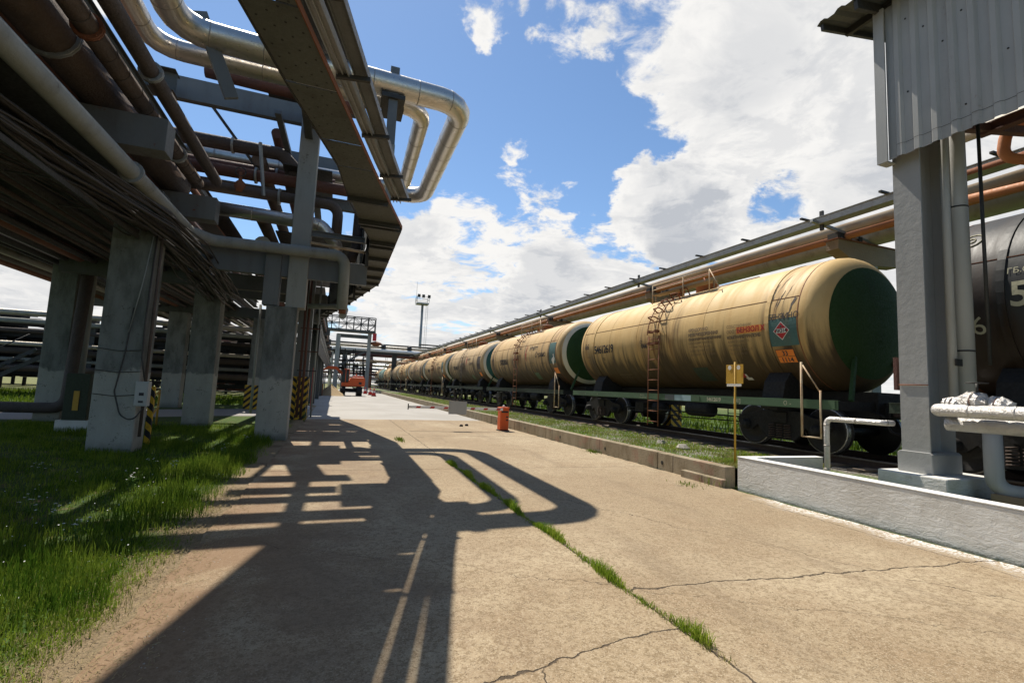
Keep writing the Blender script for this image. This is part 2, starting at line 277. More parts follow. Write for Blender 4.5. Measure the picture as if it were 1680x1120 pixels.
def path_f(b, P):
    O = b.obj; f = b.noise(O, 9, 5, 0.7)
    c = b.mix(f, (0.20, 0.19, 0.18), (0.33, 0.31, 0.29))
    return c, 0.9, f, 0.006
M['path'] = material('path', path_f, 0.9)

def soil_f(b, P):
    O = b.obj; x, y, z = b.sep(O)
    n = b.noise(O, 0.8, 6, 0.65, 0.3); f = b.noise(O, 18, 5, 0.75); f2 = b.noise(O, 70, 3, 0.7)
    c = b.mix(b.ramp(n, 0.35, 0.65), (0.035, 0.075, 0.012), (0.06, 0.105, 0.018))
    c = b.mix(b.ramp(f, 0.45, 0.7, 0, 0.6), c, (0.10, 0.085, 0.035))
    verge = b.math('MULTIPLY', b.ramp(b.math('ADD', x, b.math('MULTIPLY', b.math('SUBTRACT', n, 0.5), .5)), -1.65, -1.3), b.ramp(x, 3.0, 2.0))
    dry = b.mix(f2, (0.17, 0.115, 0.065), (0.40, 0.31, 0.20))
    c = b.mix(b.math('MULTIPLY', verge, 0.95), c, dry)
    c = b.mix(b.math('MULTIPLY', b.ramp(b.noise(O, 1.9, 5, 0.6), 0.56, 0.66), 0.7), c, (0.15, 0.105, 0.06))
    far = b.ramp(y, 30, 60)
    c = b.mix(b.math('MULTIPLY', far, 0.8), c, b.mix(n, (0.13, 0.17, 0.04), (0.22, 0.18, 0.10)))
    return c, 0.95, b.math('ADD', f, b.math('MULTIPLY', f2, 0.5)), 0.03
M['soil'] = material('soil', soil_f, 0.95, spec=0.2)

def bed_f(b, P):
    O = b.obj; x, y, z = b.sep(O)
    n = b.noise(O, 0.9, 6, 0.65, 0.4); vor = b.n('ShaderNodeTexVoronoi'); b.l(O, vor.inputs['Vector']); vor.inputs['Scale'].default_value = 17
    f = b.noise(O, 30, 4, 0.7)
    st = b.mix(vor.outputs['Color'], (0.10, 0.085, 0.065), (0.34, 0.31, 0.27))
    g = b.mix(f, (0.06, 0.12, 0.015), (0.14, 0.20, 0.035))
    gm = b.math('MULTIPLY', b.ramp(n, 0.40, 0.56), b.ramp(b.math('ABSOLUTE', b.math('SUBTRACT', x, 10.6)), 1.3, 2.0))
    c = b.mix(gm, st, g)
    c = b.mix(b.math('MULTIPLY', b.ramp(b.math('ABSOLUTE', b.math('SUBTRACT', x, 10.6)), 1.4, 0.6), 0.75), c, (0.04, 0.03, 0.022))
    return c, 0.95, b.math('ADD', b.math('MULTIPLY', vor.outputs['Distance'], -2.0), f), 0.03
M['ballast'] = material('ballast', bed_f, 0.95, spec=0.2)

def kerb_f(b, P):
    O = b.obj; x, y, z = b.sep(O)
    n = b.noise(b.vm('MULTIPLY', O, (1, 1, 0.4)), 3, 6, 0.65); f = b.noise(O, 28, 5, 0.7)
    c = b.mix(b.ramp(n, 0.35, 0.7), (0.33, 0.275, 0.19), (0.22, 0.175, 0.11))
    c = b.mix(b.ramp(f, 0.55, 0.7, 0, 0.6), c, (0.11, 0.085, 0.05))
    c = b.mix(b.math('MULTIPLY', b.ramp(b.math('ABSOLUTE', b.math('SUBTRACT', b.math('FRACT', b.math('DIVIDE', y, 3.0)), 0.5)), 0.006, 0.002), 0.8), c, (0.05, 0.04, 0.03))
    red = b.math('MULTIPLY', b.ramp(b.noise(O, 2.2, 4, 0.6), 0.56, 0.63), b.ramp(y, 12, 9))
    c = b.mix(b.math('MULTIPLY', red, 0.22), c, (0.33, 0.10, 0.08))
    return c, 0.9, b.math('ADD', f, n), 0.012
M['kerb'] = material('kerb', kerb_f, 0.9, spec=0.25)

def plaster_f(b, P):
    O = b.obj
    s = b.noise(b.vm('MULTIPLY', O, (1, 1, 2.6)), 7, 6, 0.65, 0.8); n = b.noise(O, 1.6, 5, 0.6); f = b.noise(O, 40, 4, 0.7)
    c = b.mix(b.ramp(n, 0.3, 0.7), (0.72, 0.71, 0.67), (0.60, 0.58, 0.53))
    c = b.mix(b.ramp(b.noise(b.vm('MULTIPLY', O, (1, 1, 0.4)), 5, 5, 0.6), 0.62, 0.75, 0, 0.4), c, (0.40, 0.36, 0.30))
    x, y, z = b.sep(O)
    c = b.mix(b.math('MULTIPLY', b.ramp(b.math('ADD', z, b.math('MULTIPLY', b.math('SUBTRACT', f, 0.5), 0.1)), 0.05, 0.0), 0.7), c, (0.18, 0.15, 0.11))
    return c, 0.85, b.math('ADD', s, b.math('MULTIPLY', f, 0.15)), 0.022
M['plaster'] = material('plaster', plaster_f, 0.85, spec=0.25)

def column_f(b, P):
    """rendered column: grey-green paint above, pale limewash on the foot with a ragged top edge"""
    O = b.obj; x, y, z = b.sep(O)
    n = b.noise(b.vm('MULTIPLY', P, (1, 1, 0.35)), 3, 6, 0.65); f = b.noise(P, 34, 4, 0.7); e = b.noise(P, 5, 5, 0.6)
    c = b.mix(b.ramp(n, 0.35, 0.7), (0.185, 0.19, 0.175), (0.085, 0.09, 0.078))
    foot = b.ramp(b.math('ADD', z, b.math('MULTIPLY', b.math('SUBTRACT', b.noise(P, 1.6, 6, 0.6), 0.5), 0.9)), 1.66, 1.56)
    c = b.mix(foot, c, b.mix(n, (0.44, 0.43, 0.38), (0.22, 0.215, 0.18)))
    c = b.mix(b.ramp(b.math('ADD', b.math('MULTIPLY', f, 0.5), b.math('MULTIPLY', e, 0.5)), 0.58, 0.63, 0, 0.8), c, (0.07, 0.062, 0.05))
    c = b.mix(b.math('MULTIPLY', b.ramp(b.math('ADD', z, b.math('MULTIPLY', e, 0.3)), 0.45, 0.12), 0.6), c, (0.10, 0.10, 0.07))
    return c, 0.75, b.math('ADD', f, n), 0.01
M['column'] = material('column', column_f, 0.75)

def stripe_f(sgn, per=0.30):
    def f(b, P):
        O = b.obj; x, y, z = b.sep(O)
        u = b.math('FRACT', b.math('DIVIDE', b.math('ADD', z, b.math('MULTIPLY', b.math('ADD', x, y), sgn)), per))
        k = b.ramp(u, 0.49, 0.51); n = b.noise(P, 9, 5, 0.6)
        c = b.mix(k, (0.015, 0.015, 0.015), (0.62, 0.36, 0.02))
        return b.mix(b.ramp(n, 0.52, 0.7, 0, 0.5), c, (0.07, 0.05, 0.03)), 0.6
    return f
M['stripes'] = material('stripes', stripe_f(0.9), 0.6)
M['stripes_back'] = material('stripes_back', stripe_f(-0.9), 0.6)

def leafm(name, a, c2, tr=0.35):
    m = bpy.data.materials.new(name); m.use_nodes = True; t = m.node_tree; t.nodes.clear(); b = NB(t)
    g = b.n('ShaderNodeNewGeometry'); n = b.noise(g.outputs['Position'], 2.2, 4, 0.6)
    n2 = b.noise(g.outputs['Position'], 31, 2, 0.6)
    c = b.mix(b.ramp(b.math('ADD', b.math('MULTIPLY', n, 0.6), b.math('MULTIPLY', n2, 0.4)), 0.38, 0.62), a, c2)
    d = b.n('ShaderNodeBsdfDiffuse'); b.l(c, d.inputs[0]); tl = b.n('ShaderNodeBsdfTranslucent'); b.l(c, tl.inputs[0])
    mx = b.n('ShaderNodeMixShader'); mx.inputs[0].default_value = tr; b.l(d.outputs[0], mx.inputs[1]); b.l(tl.outputs[0], mx.inputs[2])
    o = b.n('ShaderNodeOutputMaterial'); b.l(mx.outputs[0], o.inputs[0]); return m
M['blade'] = leafm('blade', (0.050, 0.105, 0.010), (0.185, 0.245, 0.030))
M['blade_bright'] = leafm('blade_bright', (0.15, 0.26, 0.02), (0.31, 0.38, 0.05))
M['blade_pale'] = leafm('blade_pale', (0.16, 0.21, 0.04), (0.30, 0.27, 0.10))
M['straw'] = leafm('straw', (0.30, 0.23, 0.12), (0.46, 0.37, 0.22), 0.2)
M['petal'] = leafm('petal', (0.8, 0.8, 0.78), (0.7, 0.7, 0.66), 0.2)
M['petal_yellow'] = leafm('petal_yellow', (0.8, 0.55, 0.03), (0.8, 0.45, 0.02), 0.2)
M['weed'] = leafm('weed', (0.06, 0.13, 0.03), (0.16, 0.24, 0.07))

# ------------------------------------------------------------------ mesh builder
def fillet(pts, r, n=6):
    pts = [Vector(p) for p in pts]; out = [pts[0]]
    for i in range(1, len(pts)-1):
        a, p, c = pts[i-1], pts[i], pts[i+1]
        u = (a-p); v = (c-p); lu, lv = u.length, v.length; u.normalize(); v.normalize()
        ang = u.angle(v)
        if ang > pi-0.05: out.append(p); continue
        t = min(r/math.tan(ang/2), lu*0.49, lv*0.49); rr = t*math.tan(ang/2)
        c0 = p + (u+v).normalized()*(rr/sin(ang/2)); s = p+u*t; e = p+v*t
        a0 = s-c0; a1 = e-c0; tot = a0.angle(a1); ax = a0.cross(a1).normalized()
        for k in range(n+1): out.append(c0 + Matrix.Rotation(tot*k/n, 3, ax) @ a0)
    out.append(pts[-1]); return out

class MB:
    def __init__(s): s.v = []; s.f = []; s.m = []; s.sm = []
    def face(s, idx, m=0, sm=False): s.f.append(tuple(idx)); s.m.append(m); s.sm.append(sm)
    def box(s, x0, x1, y0, y1, z0, z1, m=0):
        i = len(s.v)
        s.v += [(x0,y0,z0),(x1,y0,z0),(x1,y1,z0),(x0,y1,z0),(x0,y0,z1),(x1,y0,z1),(x1,y1,z1),(x0,y1,z1)]
        for f in ((0,3,2,1),(4,5,6,7),(0,1,5,4),(1,2,6,5),(2,3,7,6),(3,0,4,7)): s.face([i+k for k in f], m)
        return s
    def bar(s, a, c, w, h, up=(0,0,1), m=0):
        """rectangular bar from a to c, w across, h along 'up'"""
        a = Vector(a); c = Vector(c); d = (c-a).normalized(); up = Vector(up)
        x = d.cross(up)
        if x.length < 1e-4: x = d.cross(Vector((1,0,0)))
        x.normalize(); u = x.cross(d).normalized(); i = len(s.v)
        for p in (a, c):
            for sx, su in ((-1,-1),(1,-1),(1,1),(-1,1)): s.v.append(tuple(p + x*(sx*w/2) + u*(su*h/2)))
        for f in ((3,2,1,0),(4,5,6,7),(0,1,5,4),(1,2,6,5),(2,3,7,6),(3,0,4,7)): s.face([i+k for k in f], m)
        return s
    def tube(s, pts, r, seg=12, m=0, cap=True, bend=None, n=6):
        if bend: pts = fillet(pts, bend, n)
        pts = [Vector(p) for p in pts]; rs = r if isinstance(r, (list, tuple)) else [r]*len(pts)
        i0 = len(s.v); t0 = (pts[1]-pts[0]).normalized()
        ref = Vector((0,0,1)) if abs(t0.z) < 0.9 else Vector((1,0,0)); x = t0.cross(ref).normalized(); tp = t0
        for k, p in enumerate(pts):
            t = ((pts[min(k+1,len(pts)-1)]-p).normalized() + (p-pts[max(k-1,0)]).normalized()).normalized() if 0 < k < len(pts)-1 else ((pts[1]-pts[0]) if k == 0 else (pts[-1]-pts[-2])).normalized()
            q = tp.rotation_difference(t); x = (q @ x); x = (x - t*x.dot(t)).normalized(); y = t.cross(x); tp = t
            sc = 1.0
            if 0 < k < len(pts)-1:
                cs = (pts[k+1]-p).normalized().dot(t); sc = 1.0/max(cs, 0.6)
            for j in range(seg):
                a = 2*pi*j/seg; s.v.append(tuple(p + (x*cos(a)+y*sin(a))*rs[k]*(sc if len(pts) > 2 and abs(sc-1) < .35 else 1)))
        for k in range(len(pts)-1):
            for j in range(seg):
                a = i0+k*seg+j; c = i0+k*seg+(j+1) % seg; s.face((a, c, c+seg, a+seg), m, True)
        if cap:
            s.face([i0+j for j in range(seg)][::-1], m); s.face([i0+(len(pts)-1)*seg+j for j in range(seg)], m)
        return s
    def lathe(s, prof, o, ax, seg=24, m=0, smooth=True, ang=(0, 2*pi)):
        """prof: [(radius, distance along axis)]"""
        o = Vector(o); ax = Vector(ax).normalized(); ref = Vector((0,0,1)) if abs(ax.z) < 0.9 else Vector((1,0,0))
        x = ax.cross(ref).normalized(); y = ax.cross(x); i0 = len(s.v); full = abs(ang[1]-ang[0]-2*pi) < 1e-6; ns = seg if full else seg+1
        for r, d in prof:
            for j in range(ns):
                a = ang[0]+(ang[1]-ang[0])*j/seg; s.v.append(tuple(o+ax*d+(x*cos(a)+y*sin(a))*r))
        for k in range(len(prof)-1):
            for j in range(seg):
                j2 = (j+1) % ns if full else j+1
                a = i0+k*ns+j; c = i0+k*ns+j2; s.face((a, a+ns, c+ns, c), m, smooth)
        return s
    def prism(s, poly, z0, z1, m=0):
        """poly [(x,y)] extruded in z"""
        i = len(s.v); n = len(poly)
        s.v += [(x,y,z0) for x,y in poly] + [(x,y,z1) for x,y in poly]
        s.face([i+k for k in range(n)][::-1], m); s.face([i+n+k for k in range(n)], m)
        for k in range(n): s.face((i+k, i+(k+1) % n, i+n+(k+1) % n, i+n+k), m)
        return s
    def slab(s, poly, ax, a, c, m=0):
        """poly of 2-D points, extruded along axis ax ('x': poly=(y,z), 'y': poly=(x,z)) from a to c"""
        i = len(s.v); n = len(poly)
        def P(p, t): return (t, p[0], p[1]) if ax == 'x' else (p[0], t, p[1])
        s.v += [P(p, a) for p in poly] + [P(p, c) for p in poly]
        s.face([i+k for k in range(n)], m); s.face([i+n+k for k in range(n)][::-1], m)
        for k in range(n): s.face((i+k, i+n+k, i+n+(k+1) % n, i+(k+1) % n), m)
        return s
    def ibeam(s, a, c, w, h, t=0.02, up=(0,0,1), m=0):
        a = Vector(a); c = Vector(c); d = (c-a).normalized(); x = d.cross(Vector(up)).normalized(); u = x.cross(d).normalized()
        s.bar(a+u*(h/2-t/2), c+u*(h/2-t/2), w, t, up, m); s.bar(a-u*(h/2-t/2), c-u*(h/2-t/2), w, t, up, m)
        s.bar(a, c, t, h-2*t, up, m); return s
    def build(s, name, mats, parent=None, loc=None, bevel=0):
        if not isinstance(mats, (list, tuple)): mats = [mats]
        o3 = Vector(loc) if loc is not None else (parent.matrix_world.translation.copy() if parent else Vector((0,0,0)))
        if parent is not None and loc is None: o3 = Vector(parent['_w']) if '_w' in parent else Vector(parent.location)
        me = bpy.data.meshes.new(name)
        me.from_pydata([(x-o3.x, y-o3.y, z-o3.z) for x, y, z in s.v], [], s.f)
        me.polygons.foreach_set('material_index', s.m); me.polygons.foreach_set('use_smooth', s.sm)
        for mt in mats: me.materials.append(M[mt] if isinstance(mt, str) else mt)
        me.update()
        bm = bmesh.new(); bm.from_mesh(me); bmesh.ops.recalc_face_normals(bm, faces=bm.faces); bm.to_mesh(me); bm.free()
        ob = bpy.data.objects.new(name, me); COL.objects.link(ob)
        if parent is not None: ob.parent = parent
        else: ob.location = o3
        if bevel:
            md = ob.modifiers.new('bevel', 'BEVEL'); md.width = bevel; md.segments = 2; md.limit_method = 'ANGLE'
        ob['_w'] = list(o3)
        return ob

def tag(o, label=None, cat=None, group=None, kind=None):
    if label: o['label'] = label
    if cat: o['category'] = cat
    if group: o['group'] = group
    if kind: o['kind'] = kind
    return o
def thing(name, loc, label, cat, group=None):
    o = bpy.data.objects.new(name, None); COL.objects.link(o); o.location = loc; o.empty_display_size = 0.2
    o['_w'] = list(loc)
    return tag(o, label, cat, group)
def kids(o): return list(o.children)
def copy_tree(o, parent=None):
    c = o.copy(); COL.objects.link(c)
    if parent is not None: c.parent = parent
    for ch in kids(o): copy_tree(ch, c)
    return c

def text_mb(body, size, fn, cuts=0.0, align='LEFT', off=0.0, spacing=1.0, shear=0.0, bold=0.0):
    """letters as real (flat) mesh laid on a surface: fn(u, v) -> (x, y, z)"""
    cu = bpy.data.curves.new('t', 'FONT'); cu.body = body; cu.size = size; cu.align_x = align; cu.space_character = spacing
    cu.shear = shear; cu.offset = bold; cu.resolution_u = 3
    ob = bpy.data.objects.new('t', cu); COL.objects.link(ob)
    dg = bpy.context.evaluated_depsgraph_get(); me = bpy.data.meshes.new_from_object(ob.evaluated_get(dg))
    bm = bmesh.new(); bm.from_mesh(me)
    if cuts:
        ys = [v.co.y for v in bm.verts]
        if ys:
            y = min(ys)+cuts
            while y < max(ys):
                bmesh.ops.bisect_plane(bm, geom=bm.verts[:]+bm.edges[:]+bm.faces[:], plane_co=(0, y, 0), plane_no=(0, 1, 0)); y += cuts
    mb = MB(); mb.v = [fn(v.co.x, v.co.y) for v in bm.verts]; bm.verts.index_update()
    for f in bm.faces: mb.face([v.index for v in f.verts])
    bm.free(); bpy.data.objects.remove(ob); bpy.data.meshes.remove(me); bpy.data.curves.remove(cu)
    return mb
# ------------------------------------------------------------------ ground, roads
def sheet(name, poly, z, mat, jag=0.0, step=0.5, thick=None):
    pts = []
    for i, p in enumerate(poly):
        q = poly[(i+1) % len(poly)]; L = sqrt((q[0]-p[0])**2+(q[1]-p[1])**2); n = max(1, int(L/step)) if jag else 1
        if L > 60: n = max(1, min(n, 60))
        for k in range(n):
            t = k/n; j = jag if 0 < k else 0
            pts.append((p[0]+(q[0]-p[0])*t+random.uniform(-j, j), p[1]+(q[1]-p[1])*t+random.uniform(-j, j)))
    bm = bmesh.new(); vs = [bm.verts.new((x, y, z)) for x, y in pts]; f = bm.faces.new(vs)
    bmesh.ops.recalc_face_normals(bm, faces=bm.faces)
    if f.normal.z < 0: f.normal_flip()
    if thick:
        r = bmesh.ops.extrude_face_region(bm, geom=[f]); ev = [e for e in r['geom'] if isinstance(e, bmesh.types.BMVert)]
        for v in vs: v.co.z -= thick
        bmesh.ops.recalc_face_normals(bm, faces=bm.faces)
    bmesh.ops.triangulate(bm, faces=bm.faces)
    me = bpy.data.meshes.new(name); bm.to_mesh(me); bm.free(); me.materials.append(M[mat])
    o = bpy.data.objects.new(name, me); COL.objects.link(o); tag(o, kind='structure'); return o
sheet('ground', [(-900, -60), (900, -60), (900, 1600), (-900, 1600)], 0.0, 'soil')
sheet('pavement', [(-1.12, -9), (6.74, -9), (6.74, 22.6), (3.2, 22.3), (0.6, 21.9), (-1.02, 21.5), (-1.06, 10), (-1.12, 5)], 0.016, 'concrete', jag=0.035, step=0.18)
sheet('road', [(-1.0, 21.3), (6.76, 21.6), (6.70, 150), (2.2, 150), (-0.5, 62), (-3.0, 40), (-1.0, 33)], 0.008, 'grey_road', jag=0.02, step=0.6)
sheet('path', [(-70, 19.4), (-9.0, 19.2), (-4.5, 22.4), (-1.05, 23.4), (-1.05, 31), (-4.5, 27.6), (-9, 24.5), (-70, 24.5)], 0.005, 'path', jag=0.03, step=0.6)
sheet('track_bed', [(7.0, -16), (13.6, -16), (13.6, 160), (7.0, 160)], 0.355, 'ballast')
sheet('verge', [(13.6, -16), (60, -16), (60, 160), (13.6, 160)], 0.330, 'soil')

# ------------------------------------------------------------------ kerb wall, bund, small things on the ground
k = MB()
y = 7.05
while y < 140:
    L = 2.98 if y > 7.5 else 1.95
    k.box(6.75+random.uniform(-.006, .006), 6.98, y, y+L, -0.05, 0.37+random.uniform(-.006, .006)); y += L+0.02
ko = thing('retaining_kerb', (6.86, 7.0, 0), 'long low weathered concrete kerb wall with drain holes between drive and railway track', 'kerb')
k.build('wall', 'kerb', ko, bevel=0.012)
for yy, zz in [(8.85, .17), (11.2, .17), (13.9, .18), (16.9, .18), (20.3, .18), (24, .18)]:
    MB().lathe([(0.0, 0), (0.032, 0), (0.045, -0.003)], (6.741, yy, zz), (-1, 0, 0), 14).build('drain_hole', 'black_paint', ko)
s = MB().box(6.62, 6.745, 7.0, 8.1, -.03, 0.155)
tag(s.build('concrete_block', 'kerb', bevel=0.012), 'low rough concrete block against the foot of the kerb by the white wall corner', 'block')

w = thing('bund_wall', (6.92, 6.8, 0), 'low white plastered bund wall with bright whitewashed top edge at right', 'wall')
MB().box(6.84, 7.05, -6, 6.86, -0.05, 0.572).build('wall', 'plaster', w, bevel=0.012)
MB().box(7.053, 8.75, 6.70, 6.86, -0.05, 0.572).build('return_wall', 'plaster', w, bevel=0.012)
cp = MB(); cp.box(6.835, 7.055, -6, 6.865, 0.574, 0.590); cp.box(7.058, 8.755, 6.695, 6.865, 0.574, 0.590)
cp.build('coping', 'white_paint', w, bevel=0.004)

# yellow marker post behind the wall corner
t = thing('marker_post', (7.28, 7.36, 0.35), 'thin yellow rusty marker post with double yellow plate behind the white wall corner', 'signpost')
MB().tube([(7.28, 7.36, .3), (7.28, 7.36, 2.32)], 0.019, 8).build('post', 'yellow_paint', t)
MB().box(7.27, 7.274, 7.15, 7.345, 1.90, 2.27).build('plate', 'yellow_paint', t); MB().box(7.262, 7.266, 7.375, 7.57, 1.90, 2.27).build('plate', 'yellow_paint', t)
MB().box(7.252, 7.258, 7.18, 7.54, 1.845, 1.895).build('white_strip', 'label_white', t)
for yy in (7.25, 7.47): MB().lathe([(0, 0), (.045, 0)], (7.255, yy, 2.21), (-1, 0, 0), 12).build('white_dot', 'label_white', t)

# ------------------------------------------------------------------ barrier gate
t = thing('barrier_gate', (6.12, 17.6, 0), 'orange barrier cabinet with lowered white and red boom carrying a grey plate', 'barrier')
c = MB(); c.box(5.95, 6.29, 17.45, 17.78, 0.05, 0.86); c.box(5.93, 6.31, 17.43, 17.80, 0.862, 0.90); c.build('cabinet', 'orange_paint', t, bevel=0.012)
MB().box(5.92, 6.32, 17.42, 17.81, 0.0, 0.05).build('base_plate', 'steel_dark', t)
MB().box(5.985, 6.255, 17.436, 17.448, 0.70, 0.76).build('black_band', 'black_paint', t)
for zz in (0.40, 0.52):
    MB().box(6.18, 6.26, 17.436, 17.449, zz, zz+.045).build('lock', 'black_paint', t)
MB().lathe([(0, .0), (.05, .0), (.05, .04), (.035, .07), (0, .08)], (6.12, 17.6, .90), (0, 0, 1), 12).build('lamp', 'label_white', t)
bo = MB().box(2.50, 6.02, 17.40, 17.43, 0.775, 0.865).build('boom', 'white_paint', t, bevel=.004)
for i in range(7):
    x0 = 2.75+i*0.50
    MB().slab([(x0, .785), (x0+.15, .785), (x0+.19, .855), (x0+.04, .855)], 'y', 17.395, 17.399).build('red_stripe', 'red_paint', bo, loc=None)
MB().box(2.47, 2.50, 17.38, 17.45, 0.72, 0.93).build('end_cap', 'black_paint', bo)
MB().box(3.93, 4.60, 17.36, 17.372, 0.60, 1.07).build('plate', 'clad', t)

# ------------------------------------------------------------------ traffic cones
for i, (x, y) in enumerate([(4.44, 60.2), (4.36, 65.4), (4.08, 71.4)]):
    t = thing('traffic_cone', (x, y, 0), ['nearest red and white traffic cone of the three past the excavator', 'middle red traffic cone of the three on the grey road', 'farthest traffic cone of the three, beside the excavator tail'][i], 'traffic cone', 'traffic cones on the grey road')
    MB().lathe([(.28, .045), (.17, .45)], (x, y, 0), (0, 0, 1), 14).build('body', 'red_paint', t)
    MB().lathe([(.17, .45), (.12, .65)], (x, y, 0), (0, 0, 1), 14).build('band', 'white_paint', t)
    MB().lathe([(.12, .65), (.04, .95), (0, .95)], (x, y, 0), (0, 0, 1), 14).build('tip', 'red_paint', t)
    MB().box(x-.3, x+.3, y-.3, y+.3, 0.012, .045).build('foot', 'black_paint', t)

# ------------------------------------------------------------------ rails and sleepers
def rail_mb(x, y0, y1, z0=0.40):
    m = MB(); m.slab([(x-.07, z0), (x+.07, z0), (x+.012, z0+.03), (x-.012, z0+.03)], 'y', y0, y1)
    m.box(x-.010, x+.010, y0, y1, z0+.028, z0+.12); return m
for i, x in enumerate((10.6-.76, 10.6+.76)):
    t = thing('rail', (x, -16, .4), ['rusty steel rail nearer the drive under the tank wagons', 'rusty steel rail on the far side under the tank wagons'][i], 'rail', 'rails of the siding')
    rail_mb(x, -16, 160).build('web', 'rail_steel', t)
    MB().box(x-.036, x+.036, -16, 160, .52, .552).build('head', 'rail_top' if i == 0 else 'rail_steel', t, bevel=.006)
sl = None; y = -6.0; n = 0
while y < 75:
    m = None
    if sl is None:
        sl = MB().box(-1.38, 1.38, -.12, .12, -.16, 0.0).build('sleeper', 'wood', bevel=.02)
        tag(sl, 'weathered wooden sleeper under the rails, its end showing on the drive side', 'sleeper', 'wooden sleepers under the rails')
        o = sl
    else: o = sl.copy(); COL.objects.link(o)
    o.location = (10.6+random.uniform(-.05, .05), y, .40+random.uniform(-.012, .004)); o.rotation_euler.z = random.uniform(-.03, .03)
    y += .60+random.uniform(-.04, .04)

# loose stones by the track and pebbles on the drive
def stones(name, spots, label, zf):
    mb = MB()
    for x, y, r in spots:
        n0 = len(mb.v); a = random.uniform(0, 6)
        for (px, py, pz) in ((1,0,0),(0.3,.9,0),(-.8,.6,0),(-.9,-.5,0),(.2,-1,0),(.45,.1,.7),(-.35,.25,.8),(-.1,-.5,.65)):
            q = random.uniform(.75, 1.2); mb.v.append((x+(px*cos(a)-py*sin(a))*r*q, y+(px*sin(a)+py*cos(a))*r*q, zf+pz*r*.8-.004))
        for f in ((0,1,5),(1,6,5),(1,2,6),(2,3,6),(3,7,6),(3,4,7),(4,0,7),(0,5,7),(5,6,7)): mb.face([n0+k for k in f])
    o = mb.build(name, 'stone'); tag(o, label, 'stones', kind='stuff')
sp = [(random.uniform(7.1, 9.3), 6.9+random.random()**1.6*16, random.uniform(.012, .035)) for _ in range(3500)]
sp += [(random.uniform(12, 13.8), random.uniform(7, 26), random.uniform(.015, .04)) for _ in range(1200)]
stones('gravel', sp, 'grey gravel between the kerb wall and the sleepers', .355)
sp = [(6.7-abs(random.gauss(0, .35)), random.uniform(1.5, 15), random.uniform(.004, .012)) for _ in range(380)]
sp += [(random.uniform(-1.1, 6), random.uniform(1.8, 13), random.uniform(.003, .008)) for _ in range(260)] + [(-1.0+abs(random.gauss(0, .25)), random.uniform(2, 12), random.uniform(.004, .011)) for _ in range(500)]
stones('pebbles', sp, 'scattered small pebbles on the concrete drive', .016)
for x, y, r, lb in [(7.9, 9.6, .16, 'big rough stone lying by the sleepers, nearer one of the pair'), (8.1, 10.7, .13, 'big rough stone lying by the sleepers, farther one of the pair')]:
    mb = MB(); mb.lathe([(0, r*.8), (r*.6, r*.72), (r, r*.3), (r*1.05, 0)], (x, y, .35), (0, 0, 1), 7, smooth=False)
    mb.v = [(a+random.uniform(-.03, .03), c+random.uniform(-.03, .03), d+random.uniform(-.015, .015)) for a, c, d in mb.v]
    tag(mb.build('stone', 'stone'), lb, 'stone')
for x, y in ((4.9, 19.2), (5.2, 19.5)):
    tag(MB().lathe([(0, .09), (.06, .07), (.08, 0)], (x, y, .016), (0, 0, 1), 8, smooth=False).build('stone', 'black_grime'), 'small dark lump on the drive in front of the boom, %s of two' % ('left' if x < 5 else 'right'), 'stone')

# striped concrete guard seen between the wheels
t = thing('striped_post_base', (11.9, 15.4, .33), 'yellow and black striped column foot behind the first tank wagon', 'column guard')
MB().box(11.95, 12.45, 15.2, 15.7, .30, 1.55).build('body', 'stripes', t, bevel=.01)

# ------------------------------------------------------------------ tank wagons
ZC = 2.79; RT = 1.5
def onT(u, v, yl, off=0.006):
    a = v/RT; r = RT+off; return (-r*cos(a), yl-u, ZC+r*sin(a))
def tank_shell():
    m = MB(); prof = []
    hd = [(0.0, .67)] + [(RT*sin(rad(t)), .67*cos(rad(t))**0.8) for t in range(8, 90, 8)] + [(RT, 0.0)]
    prof = [(r, 4.75+d) for r, d in hd] + [(RT, y) for y in (4, 3, 2, 1, 0, -1, -2, -3, -4)] + [(r, -4.75-d) for r, d in hd[::-1]]
    m.lathe(prof, (0, 0, ZC), (0, 1, 0), 56); return m
def disc_mb(sg, mat_r=1.2, off=.006, r0=0.0):
    m = MB(); pr = []
    for k in range(0, 9):
        r = r0+(mat_r-r0)*k/8; t = math.asin(min(1, r/RT)); pr.append((r, sg*(4.75+.67*cos(t)**0.8+off)))
    m.lathe(pr, (0, 0, ZC), (0, 1, 0), 48); return m
def hoop(y, w, t, a0=0, a1=2*pi):
    m = MB(); m.lathe([(RT, y-w/2), (RT+t, y-w/2), (RT+t, y+w/2), (RT, y+w/2)], (0, 0, ZC), (0, 1, 0), 56, smooth=False); return m
def wheel_thing(parent, x, y, sgn):
    w = MB().lathe([(0, sgn*.10), (.10, sgn*.10), (.13, sgn*.05), (.34, sgn*.035), (.40, sgn*.065), (.475, sgn*.065), (.475, -sgn*.05), (.505, -sgn*.06), (.50, -sgn*.085), (0, -sgn*.085)], (x, y, .475), (1, 0, 0), 36).build('wheel', 'wheel_steel', parent)
    MB().lathe([(.452, sgn*.067), (.474, sgn*.067), (.4765, sgn*.055), (.4765, -sgn*.04)], (x, y, .475), (1, 0, 0), 40).build('rim', 'wheel_rim', w)
    return w
